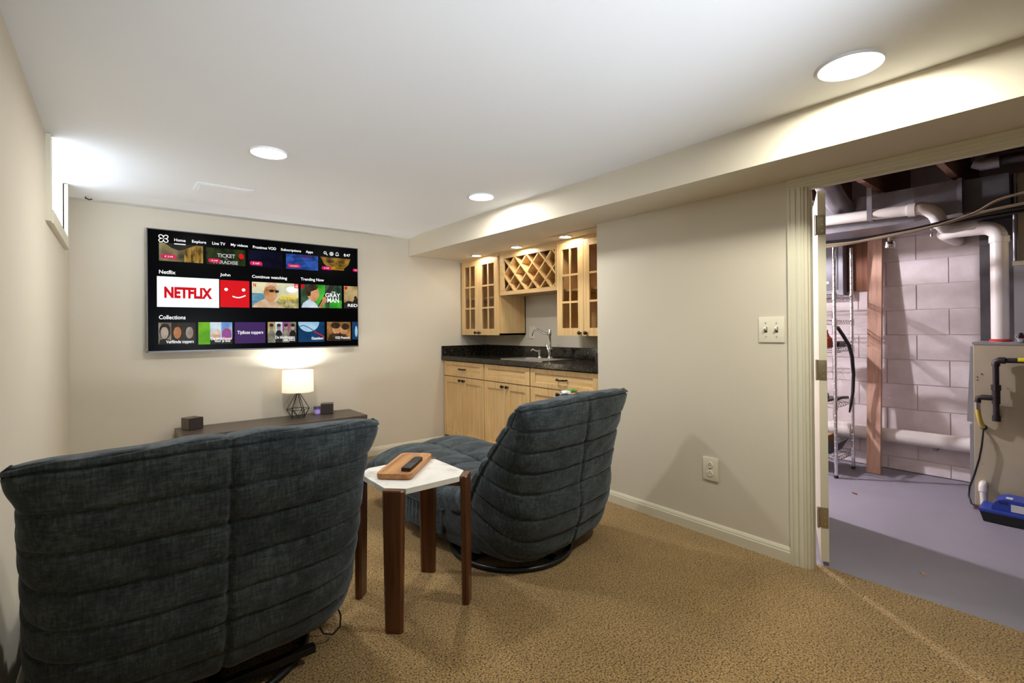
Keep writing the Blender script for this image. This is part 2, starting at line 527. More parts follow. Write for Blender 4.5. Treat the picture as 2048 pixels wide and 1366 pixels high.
# ------------------------------------------------------------------ recessed lamps
def can(x, y, z, r, label, group, lens='lens'):
    t = thing('recessed_light', label, 'ceiling light', (x, y, z), group=group)
    MB().lathe([(r, 0), (r, -.006), (r*.97, -.009), (r*.80, -.006), (r*.74, -.001)], (x, y, z), 40).build('trim_ring', 'ceiling' if r > .07 else 'steel', t, smooth=True)
    MB().lathe([(r*.75, -.0012), (r*.75, -.004), (0.0001, -.0045)], (x, y, z), 40).build('lens', lens, t, smooth=True)
    return t
G = 'recessed ceiling lamps of the room'
can(.612, 2.76, ZC, .088, 'recessed ceiling lamp in front of the television, left of the pair', G)
can(1.98, 2.785, ZC, .088, 'recessed ceiling lamp by the soffit, farther one near the bar', G)
can(2.03, .588, ZC, .102, 'large recessed ceiling lamp nearest the utility doorway', G, 'lens_near')
G = 'small lamps under the bar soffit'
can(2.80, 4.03, ZS, .056, 'small soffit lamp above the left glass cabinet', G, 'lens_bar')
can(2.80, 3.40, ZS, .056, 'small soffit lamp above the wine rack', G, 'lens_bar')
can(2.80, 2.78, ZS, .056, 'small soffit lamp above the right glass cabinet', G, 'lens_bar')

# added flash lamp behind the camera, put in to brighten the ceiling
fx, fy, fz = 1.0, -1.45, .95
t = thing('fill_lamp', 'flash lamp added on a stand behind the camera, out of view', 'fill', (fx, fy, 0))
MB().cyl((fx, fy, .12), (fx, fy, fz-.06), .012, n=14).build('stand', 'black_metal', t, smooth=True)
for k in range(3):
    c_, s_ = math.cos(2*PI*k/3+.5), math.sin(2*PI*k/3+.5)
    MB().cyl((fx, fy, .25), (fx+.32*c_, fy+.32*s_, .008), .008, n=10).build('leg', 'black_metal', t, smooth=True)
aim = (Vector((1.05, 1.95, ZC))-Vector((fx, fy, fz))).normalized()
c0 = Vector((fx, fy, fz))
MB().cyl(c0-aim*.20, c0-aim*.02, .055, n=24).build('head', 'black_metal', t, smooth=True)
MB().cyl(c0-aim*.02, c0+aim*.04, .055, .085, n=28, caps=False).build('reflector', 'steel', t, smooth=True)
li = bpy.data.lights.new('fill_light', 'SPOT'); li.energy = FILL_W; li.color = FILL_COL; li.shadow_soft_size = .08
li.spot_size = math.radians(56); li.spot_blend = 1.0
lo = bpy.data.objects.new('fill_light', li); COL.objects.link(lo); lo.parent = t
lo.location = c0+aim*.05-Vector((fx, fy, 0)); lo.rotation_euler = aim.to_track_quat('-Z', 'Y').to_euler()

# flat ceiling access panel
t = thing('access_panel', 'white ceiling access panel beyond the left lamp', 'panel', (.54, 3.68, ZC))
MB().box(.385, .70, 3.57, 3.79, ZC-.004, ZC).build('panel_frame', 'ceiling', t)
MB().box(.405, .68, 3.588, 3.772, ZC-.007, ZC-.004, bev=.001).build('panel_door', 'ceiling', t)
# small hook left in the corner
tag(MB().tube([(-.17, YB-.1, ZC-.006), (-.17, YB-.1, ZC-.02), (-.15, YB-.1, ZC-.028), (-.135, YB-.1, ZC-.02)], .004).build('ceiling_hook', 'bronze', smooth=True),
    'tiny dark hook at the ceiling corner beside the window', 'hook')

# ------------------------------------------------------------------ wall plates
def plate(name, label, cat, y0, y1, z0, z1, x=D):
    t = thing(name, label, cat, (x, (y0+y1)/2, (z0+z1)/2))
    MB().box(x-.007, x, y0, y1, z0, z1, bev=.0035).build('plate', 'plate', t, smooth=True)
    return t
t = plate('light_switch', 'cream double toggle light switch beside the door casing', 'switch', 1.066, 1.196, 1.118, 1.250)
for yy in (1.104, 1.158):
    q = MB().box(D-.0085, D-.006, yy-.007, yy+.007, 1.170, 1.198).build('toggle_slot', 'slot', t)
    MB().box(-.014, .004, -.0045, .0045, -.006, .006, bev=.001, M=Matrix.Translation((D-.010, yy, 1.187)) @ Matrix.Rotation(.6, 4, 'Y')).build('toggle', 'plate', t)
    for zz in (1.148, 1.220):
        MB().lathe([(.003, -.0095), (.003, -.006)], (D, yy, zz), 10, 'x').build('screw', 'screw', t)
t = plate('power_outlet', 'cream duplex outlet low on the right wall', 'outlet', 1.430, 1.522, .318, .450)
for zz in (.408, .36):
    rc = MB().lathe([(.0165, -.0105), (.0175, -.006)], (D, 1.476, zz), 24, 'x').build('receptacle', 'plate', t, smooth=True)
    for dy, w_ in ((-.006, .002), (.006, .002)):
        box(D-.0115, D-.0095, 1.476+dy-w_/2, 1.476+dy+w_/2, zz-.006, zz+.003).build('slot', 'slot', rc)
    box(D-.0115, D-.0095, 1.474, 1.478, zz+.007, zz+.011).build('slot', 'slot', rc)
MB().lathe([(.003, -.0095), (.003, -.006)], (D, 1.476, .384), 10, 'x').build('screw', 'screw', t)
t = plate('bar_outlet', 'pale outlet plate on the wall behind the tap', 'outlet', 3.645, 3.722, 1.10, 1.225, x=RB)
box(RB-.009, RB-.006, 3.668, 3.70, 1.13, 1.195).build('receptacle', 'plate', t)

# ------------------------------------------------------------------ bar: base cabinets
BF = 2.672           # door face plane of the base units
def shaker(name, y0, y1, z0, z1, xf, parent, st=.058, th=.02, horiz=False):
    """frame and recessed panel, facing -x, y0<y1"""
    mb = MB()
    mb.box(xf, xf+th, y0, y0+st, z0, z1, bev=.0015).box(xf, xf+th, y1-st, y1, z0, z1, bev=.0015)
    mb.box(xf, xf+th, y0+st, y1-st, z0, z0+(st if not horiz else .038), bev=.0015).box(xf, xf+th, y0+st, y1-st, z1-(st if not horiz else .038), z1, bev=.0015)
    o = mb.build(name, 'maple', parent)
    r = st if not horiz else .038
    box(xf+.010, xf+.016, y0+st-.003, y1-st+.003, z0+r-.003, z1-r+.003).build('panel', 'maple' if not horiz else 'maple_y', o)
    return o
def knob(xf, y, z, parent, mt='bronze'):
    MB().lathe([(.0075, 0), (.006, -.004), (.005, -.014), (.012, -.017), (.0155, -.023), (.0135, -.030), (.007, -.034), (.0001, -.035)], (xf, y, z), 20, 'x').build('knob', mt, parent, smooth=True)
def pull(xf, y, z, parent):
    mb = MB().tube([(xf, y+.05, z), (xf-.018, y+.05, z), (xf-.026, y+.038, z), (xf-.030, y, z-.002), (xf-.026, y-.038, z), (xf-.018, y-.05, z), (xf, y-.05, z)], [.008, .006, .0085, .0055, .0085, .006, .008], 12)
    mb.build('pull', 'bronze', parent, smooth=True)
units = [(3.740, YB-.004, 'left base cabinet of the bar, against the television wall, with drawer pull', True),
         (3.081, 3.736, 'middle base cabinet under the sink with a plain false drawer', False),
         (YC+.004, 3.077, 'right base cabinet of the bar behind the far recliner', True)]
for y0, y1, lab, dr in units:
    t = thing('base_cabinet', lab, 'cabinet', (BF+.02, (y0+y1)/2, 0), group='maple base cabinets of the bar')
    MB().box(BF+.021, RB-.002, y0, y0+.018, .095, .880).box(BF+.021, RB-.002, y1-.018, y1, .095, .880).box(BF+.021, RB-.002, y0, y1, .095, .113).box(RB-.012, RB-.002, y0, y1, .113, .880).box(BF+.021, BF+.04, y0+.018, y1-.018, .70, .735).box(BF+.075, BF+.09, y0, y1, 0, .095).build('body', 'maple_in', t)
    e0, e1 = y0+.004, y1-(.012 if y1 > 4 else .004)
    f = shaker('drawer', e0, e1, .722, .872, BF, t, horiz=True)
    if dr: pull(BF, (e0+e1)/2+.0, .80, f)
    mid = (e0+e1)/2
    dl = shaker('door', mid+.0015, e1, .10, .714, BF, t)
    knob(BF, mid+.033, .685, dl)
    dr_ = shaker('door', e0, mid-.0015, .10, .714, BF, t)
    knob(BF, mid-.033, .685, dr_)

# worktop with splashbacks
t = thing('countertop', 'black speckled granite worktop with upstands along the bar', 'countertop', (2.95, 3.4, .88))
SK = (2.76, 3.11, 3.02, 3.56)     # sink cut-out x0 x1 y0 y1
mb = MB().box(2.648, SK[0], YC+.001, YB-.001, .882, .923).box(SK[1], RB-.001, YC+.001, YB-.001, .882, .923)
mb.box(SK[0], SK[1], YC+.001, SK[2], .882, .923).box(SK[0], SK[1], SK[3], YB-.001, .882, .923)
mb.build('slab', 'granite', t)
box(2.650, RB-.021, YB-.021, YB-.001, .923, 1.026, bev=.002).build('upstand', 'granite', t)
box(RB-.021, RB-.001, YC+.022, YB-.021, .923, 1.026, bev=.002).build('upstand', 'granite', t)
box(2.650, RB-.001, YC+.001, YC+.021, .923, 1.026, bev=.002).build('upstand', 'granite', t)
# drop-in sink
t = thing('bar_sink', 'stainless steel drop-in sink set in the granite worktop', 'sink', (2.94, 3.29, .923))
a0, a1, b0, b1 = SK
mb = MB()
mb.box(a0-.015, a0+.03, b0-.015, b1+.015, .923, .928).box(a1-.07, a1+.015, b0-.015, b1+.015, .923, .928)
mb.box(a0+.03, a1-.07, b0-.015, b0+.03, .923, .928).box(a0+.03, a1-.07, b1-.03, b1+.015, .923, .928)
mb.build('rim', 'steel', t)
mb = MB()
i0, i1, j0, j1 = a0+.03, a1-.07, b0+.03, b1-.03
mb.add([(i0,j0,.926),(i1,j0,.926),(i1,j1,.926),(i0,j1,.926),(i0+.02,j0+.02,.78),(i1-.02,j0+.02,.78),(i1-.02,j1-.02,.78),(i0+.02,j1-.02,.78)],
       [(0,1,5,4),(1,2,6,5),(2,3,7,6),(3,0,4,7),(4,5,6,7)])
mb.build('bowl', 'steel', t)
MB().lathe([(.04, .781), (.035, .784), (.0001, .782)], ((i0+i1)/2, (j0+j1)/2, 0), 24).build('drain', 'chrome', t, smooth=True)
# tap: tall gooseneck swung towards the left
fx, fy = 3.06, 3.245
t = thing('faucet', 'tall chrome bar faucet with arched spout at the sink', 'faucet', (fx, fy, .928))
MB().lathe([(.030, .928), (.028, .935), (.018, .945), (.016, .97), (.022, .985), (.024, 1.01), (.017, 1.03), (.0135, 1.05), (.0125, 1.13), (.019, 1.145), (.020, 1.165), (.014, 1.178), (.010, 1.19), (.0001, 1.193)], (fx, fy, 0), 28).build('column', 'chrome', t, smooth=True)
dx, dy = -.30, .954
sp = [(.0, 1.152), (.035, 1.150), (.07, 1.160), (.105, 1.182), (.14, 1.192), (.17, 1.180), (.188, 1.152), (.192, 1.130)]
MB().tube([(fx+dx*a, fy+dy*a, z) for a, z in sp], [.011, .010, .0095, .0095, .0095, .0095, .010, .012], 14).build('spout', 'chrome', t, smooth=True)
MB().tube([(fx, fy, 1.0), (fx-.03, fy-.02, 1.0), (fx-.045, fy-.035, .995), (fx-.05, fy-.02, 1.03), (fx-.045, fy+.0, 1.055)], [.012, .011, .010, .007, .008], 12).build('lever', 'chrome', t, smooth=True)
sx, sy = 3.05, 3.375
t = thing('soap_dispenser', 'small chrome soap pump left of the faucet', 'dispenser', (sx, sy, .928))
MB().lathe([(.020, .928), (.018, .936), (.010, .945), (.009, .965), (.014, .972), (.014, .995), (.008, 1.0), (.0001, 1.002)], (sx, sy, 0), 24).build('body', 'chrome', t, smooth=True)
MB().tube([(sx, sy, .99), (sx-.012, sy+.035, .992), (sx-.022, sy+.068, 1.005), (sx-.03, sy+.088, .995)], [.008, .006, .0055, .006], 12).build('nozzle', 'chrome', t, smooth=True)

# ------------------------------------------------------------------ bar: wall cabinets
UF = 2.888
UZ0, UZ1 = 1.138, 1.912
def glass_door(y0, y1, parent, kn):
    g0, g1 = y0+.061, y1-.061
    gz0, gz1 = 1.202, 1.856
    mb = MB().box(UF, UF+.02, y0, g0, UZ0, UZ1, bev=.0015).box(UF, UF+.02, g1, y1, UZ0, UZ1, bev=.0015)
    mb.box(UF, UF+.02, g0, g1, UZ0, gz0, bev=.0015).box(UF, UF+.02, g0, g1, gz1, UZ1, bev=.0015)
    d = mb.build('door', 'maple', parent)
    ym = (g0+g1)/2
    zs = [gz0, 1.416, 1.640, gz1]
    box(UF+.002, UF+.014, ym-.008, ym+.008, gz0, gz1).build('mullion', 'maple', d)
    for zz in zs[1:3]:
        box(UF+.0025, UF+.0135, g0, g1, zz-.0085, zz+.0085).build('mullion', 'maple_y', d)
    for a, b_ in ((g0, ym-.008), (ym+.008, g1)):
        for i in range(3):
            lo = zs[i]+(.0085 if i else 0); hi = zs[i+1]-(.0085 if i < 2 else 0)
            box(UF+.007, UF+.010, a, b_, lo, hi).build('pane', 'glass', d)
    knob(UF, kn, 1.163, d, 'bronze')
def wall_cab(y0, y1, d0, split, d1, lab):
    t = thing('wall_cabinet', lab, 'cabinet', (UF+.1, (y0+y1)/2, UZ0), group='glazed maple wall cabinets')
    mb = MB().box(UF+.021, RB-.002, y0, y0+.018, UZ0, ZS-.001).box(UF+.021, RB-.002, y1-.018, y1, UZ0, ZS-.001)
    mb.box(UF+.021, RB-.002, y0, y1, UZ0, UZ0+.018).box(UF+.021, RB-.002, y0, y1, 1.895, ZS-.001).box(RB-.012, RB-.002, y0, y1, UZ0, ZS-.001)
    mb.build('body', 'maple', t)
    for sz in (1.52,):
        box(UF+.05, RB-.012, y0+.018, y1-.018, sz-.009, sz+.009).build('shelf', 'maple_y', t)
    glass_door(split+.0015, d1, t, split+.033)
    glass_door(d0, split-.0015, t, split-.033)
    box(UF+.004, UF+.021, y0, y1, 1.915, ZS-.001).build('top_rail', 'maple_y', t)
    return t
wall_cab(3.785, YB-.004, 3.80, 4.130, 4.442, 'left glass-door wall cabinet beside the television wall')
wall_cab(YC+.004, 2.974, YC+.03, 2.668, 2.970, 'right glass-door wall cabinet cut off by the wall corner')
# wine rack
t = thing('wine_rack', 'maple lattice wine rack between the two glass cabinets', 'wine rack', (UF+.1, 3.38, 1.525))
y0, y1 = 2.977, 3.782
o0, o1, oz0, oz1 = 3.004, 3.716, 1.562, 1.878
WF = UF+.012
mb = MB().box(WF, WF+.018, y0, o0, 1.525, ZS-.001).box(WF, WF+.018, o1, y1, 1.525, ZS-.001).box(WF, WF+.018, o0, o1, 1.525, oz0).box(WF, WF+.018, o0, o1, oz1, ZS-.001)
mb.build('face_frame', 'maple_y', t)
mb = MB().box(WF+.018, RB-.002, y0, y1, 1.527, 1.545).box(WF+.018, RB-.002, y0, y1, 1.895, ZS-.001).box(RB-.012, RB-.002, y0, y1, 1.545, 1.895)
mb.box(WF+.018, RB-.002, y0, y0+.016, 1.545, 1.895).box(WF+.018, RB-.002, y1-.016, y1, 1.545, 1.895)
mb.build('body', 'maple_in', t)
def clip_slat(yc, sgn):
    """slat centre line through (yc, oz mid) with slope, clipped to the opening"""
    zm = (oz0+oz1)/2; k = 1.0*sgn
    za, zb = oz0-.012, oz1+.012
    pa, pb = [yc+(za-zm)/k, za], [yc+(zb-zm)/k, zb]
    pts = [pa, pb]
    out = []
    for p, q in ((pa, pb), (pb, pa)):
        y, z = p
        for lim in (o0-.006, o1+.006):
            if (lim == o0-.006 and y < lim) or (lim == o1+.006 and y > lim):
                z = zm+(lim-yc)*k; y = lim
        out.append((y, z))
    (ya, za), (yb, zb) = out
    if za > oz1+.01 or zb < oz0-.01 or abs(za-zb) < .03: return None
    return out
hw = .0065
for layer, (xa, xb) in enumerate(((WF+.019, WF+.115), (WF+.118, WF+.215))):
    sg = 1 if layer == 0 else -1
    for sgn in (1, -1):
        for i in range(-4, 10):
            c = clip_slat(2.914+.1685*i-.03, sgn)
            if not c: continue
            if layer and sgn > 0: continue
            (ya, za), (yb, zb) = c
            d = Vector((yb-ya, zb-za)).normalized(); n_ = Vector((-d.y, d.x))*hw
            poly = [(ya+n_.x, za+n_.y), (yb+n_.x, zb+n_.y), (yb-n_.x, zb-n_.y), (ya-n_.x, za-n_.y)]
            x0_ = WF+.004 + (.0 if sgn > 0 else .008)
            MB().prism(poly, x0_, x0_+(.24), 'x').build('slat', 'maple', t) if layer == 0 else None

# ------------------------------------------------------------------ television
TX, TZ, TY = .161, 1.048, 4.395
t = thing('television', 'large wall-mounted flat television showing a streaming menu', 'television', (TX+.78, YB-.04, TZ))
mb = MB().box(TX, TX+1.562, TY+.004, TY+.03, TZ, TZ+.905, bev=.002).box(TX+.3, TX+1.26, TY+.03, TY+.055, TZ+.15, TZ+.7, bev=.004)
mb.build('housing', 'tv_black', t)
mb = MB()
for a in ((TX, TX+1.562, TZ+.899, TZ+.905), (TX, TX+1.562, TZ, TZ+.011), (TX, TX+.005, TZ, TZ+.905), (TX+1.557, TX+1.562, TZ, TZ+.905)):
    mb.box(a[0], a[1], TY-.002, TY+.006, a[2], a[3])
mb.build('bezel', 'bezel', t)
MB().box(TX+.5, TX+1.06, TY+.055, YB-.001, TZ+.25, TZ+.6, bev=.003).build('wall_bracket', 'black_metal', t)
scr = MB().box(TX+.004, TX+1.558, TY, TY+.004, TZ+.010, TZ+.900).build('screen', 'screen_black', t)

E_W = 1.05
emit('s_white', (1, 1, 1), E_W); emit('s_grey', (.6, .6, .6), .8)
emit('s_red', (.62, .008, .012), E_W); emit('s_redlogo', (.56, .004, .010), E_W); emit('s_pink', (.80, .035, .09), .8, (.7, .01, .15), 12)
emit('s_purple', (.052, .022, .105), 1); emit('s_poster1', (.05, .045, .03), .9, (.32, .25, .12), 9)
emit('s_poster1b', (.06, .028, .004), .9, (.5, .3, .06), 12, (3, 1, 1)); emit('s_poster2', (.004, .006, .003), .9, (.03, .045, .012), 16)
emit('s_poster3', (.002, .002, .008), 1, (.006, .006, .02), 10); emit('s_poster4', (.003, .012, .07), 1, (.03, .09, .38), 11, (1, 1, 2))
emit('s_poster5', (.05, .025, .002), .9, (.36, .2, .03), 14); emit('s_gold', (.55, .28, .01), .8, (.3, .14, .01), 30)
emit('s_beach', (.50, .52, .38), 1, (.80, .70, .42), 9); emit('s_sea', (.05, .17, .30), 1, (.16, .32, .40), 12, (1, 1, 4))
emit('s_skin', (.62, .32, .15), 1, (.36, .15, .06), 10); emit('s_skin_pale', (.42, .35, .29), .9, (.22, .17, .13), 12)
emit('s_hair', (.055, .035, .018), 1, (.02, .012, .008), 25); emit('s_cream', (.72, .52, .36), 1, (.5, .33, .2), 15)
emit('s_crowd', (.18, .17, .07), .9, (.62, .52, .22), 30); emit('s_lime', (.02, .22, .012), 1, (.08, .5, .05), 8)
emit('s_darkgreen', (.012, .03, .018), 1, (.05, .10, .05), 14); emit('s_paleblue', (.36, .48, .58), 1, (.62, .7, .75), 10)
emit('s_sand', (.55, .42, .2), .9, (.33, .2, .08), 9); emit('s_dark', (.012, .011, .010), 1, (.03, .028, .022), 10)
emit('s_green', (.09, .30, .006), 1, (.16, .42, .015), 10); emit('s_blue', (.02, .13, .48), 1, (.35, .5, .6), 9, (1, 1, 2))
emit('s_mix', (.5, .22, .08), 1, (.62, .58, .5), 24); emit('s_mix2', (.4, .05, .06), 1, (.22, .08, .35), 26)
emit('s_olive', (.10, .10, .07), 1, (.30, .29, .21), 12); emit('s_navy', (.004, .03, .085), 1, (.012, .05, .13), 8)
emit('s_moon', (.26, .45, .62), 1, (.38, .58, .74), 12); emit('s_amber', (.10, .045, .012), 1, (.42, .2, .06), 9)
emit('s_sun', (.85, .60, .02), 1)
LAY = [0]
def flat(poly, mt, name, lay, parent=scr, th=.0006):
    y = TY-.0004-.0006*lay
    return MB().prism([(TX+.002+a, TZ+.0+b_) for a, b_ in poly], y-th, y, 'y').build(name, mt, parent)
def rect(r, mt, name='poster_tile', lay=1): return flat([(r[0], r[1]), (r[2], r[1]), (r[2], r[3]), (r[0], r[3])], mt, name, lay)
def ell(cx, cz, rx, rz, mt, name='poster_shape', lay=3, n=22, tilt=0):
    ct, st = math.cos(tilt), math.sin(tilt)
    return flat([(cx+rx*math.cos(a)*ct-rz*math.sin(a)*st, cz+rx*math.cos(a)*st+rz*math.sin(a)*ct) for a in [2*PI*i/n for i in range(n)]], mt, name, lay)
def clipx(p, r): return [(min(max(a, r[0]), r[2]), min(max(b_, r[1]), r[3])) for a, b_ in p]
def shp(p, r, mt, name='poster_shape', lay=3): return flat(clipx(p, r), mt, name, lay)
def pill(r, lay=5):
    x0, z0, x1, z1 = r; h = (z1-z0)/2; p = []
    for i in range(9):
        a = PI/2+PI*i/8; p.append((x0+h+h*math.cos(a), z0+h+h*math.sin(a)))
    p += [(x1, z0), (x1, z1-h)]
    for i in range(5):
        a = PI/2*i/4; p.append((x1-h+h*math.cos(a), z1-h+h*math.sin(a)))
    return flat(p, 's_pink', 'price_tag', lay)
def text(s, r, mt='s_white', bold=.0, lay=6, name='screen_text'):
    cu = bpy.data.curves.new('txt', 'FONT'); cu.body = s; cu.offset = bold; cu.resolution_u = 3
    ob = bpy.data.objects.new('txt', cu); COL.objects.link(ob)
    bpy.context.view_layer.update()
    me = bpy.data.meshes.new_from_object(ob.evaluated_get(bpy.context.evaluated_depsgraph_get()))
    bpy.data.objects.remove(ob)
    xs = [v.co.x for v in me.vertices]; ys = [v.co.y for v in me.vertices]
    ax, bx = min(xs), max(xs); ay, by = min(ys), max(ys)
    y = TY-.0004-.0006*lay-.0006
    off = t.location
    for v in me.vertices:
        X = TX+.002+r[0]+(v.co.x-ax)/(bx-ax)*(r[2]-r[0]); Z = TZ+r[1]+(v.co.y-ay)/(by-ay)*(r[3]-r[1])
        v.co = (X-off.x, y-off.y, Z-off.z)
    me.materials.append(MATS[mt]); me.name = name
    o = bpy.data.objects.new(name, me); COL.objects.link(o); o.parent = scr
    return o
# top row
rect((.07, .673, .344, .806), 's_poster1'); rect((.225, .673, .344, .80), 's_poster1b', lay=2)
shp([(.10, .806), (.30, .806), (.22, .765), (.19, .757), (.15, .77)], (.07, .673, .344, .806), 's_dark', lay=3)
rect((.365, .672, .634, .80), 's_poster2'); ell(.605, .748, .018, .022, 's_red', lay=2, tilt=.4)
rect((.655, .672, .911, .809), 's_poster3'); rect((.939, .675, 1.202, .803), 's_poster4'); ell(1.10, .79, .055, .012, 's_purple', lay=2)
shp([(1.222, .80), (1.25, .745), (1.30, .70), (1.42, .70), (1.47, .745), (1.49, .80)], (1.22, .70, 1.49, .80), 's_poster5')
ell(1.31, .765, .035, .014, 's_hair', lay=3); ell(1.41, .765, .03, .012, 's_hair', lay=3)
rect((1.317, .692, 1.43, .722), 's_gold', lay=4); text('WORLD', (1.352, .700, 1.425, .718), 's_hair', .02, 5)
for r_, s_ in (((.081, .692, .176, .721), '\u20ac 5.99'), ((.378, .685, .462, .715), '\u20ac 4.99'), ((.665, .685, .756, .718), '\u20ac 4.99'), ((.951, .689, 1.053, .716), 'Included'), ((1.232, .688, 1.317, .718), '\u20ac 3.99')):
    pill(r_); text(s_, (r_[0]+.022, r_[1]+.009, r_[2]-.022, r_[3]-.009), 's_white', .0, 6)
pill((1.511, .689, 1.553, .716)); text('\u20ac 4', (1.53, .698, 1.551, .708), 's_white', 0, 6)
text('TICKET', (.438, .729, .561, .759), 's_grey', .02, 4); text('TO', (.488, .714, .508, .723), 's_grey', 0, 4); text('PARADISE', (.413, .679, .581, .706), 's_grey', .02, 4)
text('Home', (.163, .824, .233, .845), 's_white', .014); rect((.162, .801, .233, .808), 's_white', 'tab_underline', 6)
text('Explore', (.273, .818, .365, .845), 's_white', .014); text('Live TV', (.405, .823, .493, .846), 's_white', .014); text('My videos', (.531, .820, .651, .846), 's_white', .014)
text('Proximus VOD', (.688, .822, .862, .845), 's_white', .014); text('Subscriptions', (.899, .817, 1.06, .844), 's_white', .014); text('Apps', (1.099, .816, 1.158, .844), 's_white', .014)
text('8:47', (1.429, .820, 1.487, .845), 's_white', .008)
# looped four-lobe emblem
cx_, cz_ = .097, .836
def stroke(pts, wd, mt, name, lay=6, closed=False):
    y = TY-.0006*lay-.002
    return MB().tube([(TX+.002+a, y, TZ+b_) for a, b_ in pts], wd, 8, closed).build(name, mt, scr, smooth=True)
pts = []
for i in range(72):
    a = 2*PI*i/72
    rr = .0285*(abs(math.sin(2*a))**.55)+.004
    pts.append((cx_+rr*math.cos(a)*1.05, cz_+rr*math.sin(a)*1.0))
stroke(pts, .0028, 's_white', 'emblem', closed=True)
ring = lambda cx, cz, r_: [(cx+r_*math.cos(2*PI*i/20), cz+r_*math.sin(2*PI*i/20)) for i in range(20)]
stroke(ring(1.262, .838, .010), .0022, 's_white', 'search_icon', closed=True); stroke([(1.269, .831), (1.283, .819)], .0026, 's_white', 'search_icon')
stroke([(1.318+(.0145+.002*math.cos(8*a))*math.cos(a), .833+(.0145+.002*math.cos(8*a))*math.sin(a)) for a in [2*PI*i/48 for i in range(48)]], .0018, 's_white', 'settings_icon', closed=True)
stroke(ring(1.318, .833, .006), .0018, 's_white', 'settings_icon', closed=True)
stroke([(1.353, .823), (1.383, .823), (1.379, .829), (1.378, .838), (1.374, .847), (1.368, .851), (1.362, .847), (1.358, .838), (1.357, .829)], .0018, 's_white', 'bell_icon', closed=True)
ell(1.368, .819, .004, .003, 's_white', 'bell_icon', 6)
# middle row
text('Netflix', (.070, .577, .170, .605), 's_white', .014); text('John', (.456, .577, .527, .606), 's_white', .014); text('Continue watching', (.680, .575, .946, .606), 's_white', .014); text('Trending Now', (1.056, .575, 1.251, .607), 's_white', .014)
rect((.057, .334, .449, .558), 's_white'); text('NETFLIX', (.100, .400, .404, .484), 's_redlogo', .05, 3, 'wordmark')
rect((.456, .34, .661, .553), 's_red'); ell(.4975, .480, .0125, .0125, 's_white', 'avatar_eye', 3); ell(.6195, .481, .0125, .0125, 's_white', 'avatar_eye', 3)
stroke([(.541+.0115*i, .437-.019*math.sin(PI*min(1, (i+1.5)/9.5))) for i in range(9)], .0045, 's_white', 'avatar_smile', 3)
c = (.68, .343, 1.037, .551)
rect(c, 's_beach'); rect((.68, .343, .80, .46), 's_sea', lay=2); shp([(.80, .343), (1.037, .343), (1.037, .43), (.90, .44), (.86, .40)], c, 's_crowd', lay=2)
ell(.985, .50, .045, .026, 's_white', lay=2)
ell(.818, .462, .052, .072, 's_skin', lay=4); shp([(.765, .50), (.79, .551), (.86, .551), (.872, .51), (.82, .53)], c, 's_cream', lay=5)
shp([(.68, .343), (.70, .375), (.775, .418), (.80, .40), (.86, .395), (.90, .343)], c, 's_cream', lay=3)
ell(.826, .482, .020, .012, 's_hair', lay=6); ell(.866, .478, .016, .011, 's_hair', lay=6); shp([(.785, .487), (.88, .486), (.88, .490), (.785, .491)], c, 's_hair', lay=6)
text('GLASS ONION', (.885, .415, 1.02, .455), 's_sun', .04, 6)
rect((1.004, .513, 1.037, .551), 's_red', lay=3); text('TOP', (1.010, .537, 1.032, .545), 's_white', 0, 4); text('10', (1.010, .518, 1.032, .534), 's_white', .02, 4)
text('N', (.690, .510, .709, .539), 's_redlogo', .04, 7)
c = (1.056, .35, 1.408, .552)
rect(c, 's_darkgreen'); rect((1.18, .35, 1.26, .552), 's_lime', lay=2); rect((1.30, .35, 1.408, .42), 's_lime', lay=2)
shp([(1.22, .35), (1.30, .46), (1.345, .552), (1.30, .552), (1.24, .44), (1.19, .35)], c, 's_dark', lay=3)
ell(1.160, .470, .050, .068, 's_skin', lay=4); shp([(1.10, .45), (1.095, .53), (1.14, .552), (1.20, .545), (1.19, .51), (1.14, .49), (1.135, .45)], c, 's_hair', lay=5)
shp([(1.06, .35), (1.075, .39), (1.13, .43), (1.18, .39), (1.205, .35)], c, 's_paleblue', lay=4); ell(1.255, .42, .02, .03, 's_skin', lay=4); shp([(1.20, .35), (1.24, .42), (1.265, .41), (1.235, .35)], c, 's_skin', lay=4)
text('THE', (1.316, .484, 1.351, .497), 's_white', .008); text('GRAY', (1.262, .445, 1.394, .482), 's_white', .014); text('MAN', (1.279, .399, 1.382, .441), 's_white', .014); rect((1.059, .514, 1.086, .547), 's_redlogo', lay=5)
c = (1.429, .351, 1.555, .553)
rect(c, 's_sand'); shp([(1.429, .351), (1.429, .40), (1.47, .42), (1.51, .41), (1.53, .45), (1.555, .44), (1.555, .351)], c, 's_dark', lay=2); ell(1.535, .445, .014, .020, 's_hair', lay=3); ell(1.447, .535, .014, .016, 's_red', lay=3)
text('RED', (1.462, .365, 1.552, .391), 's_white', .014)
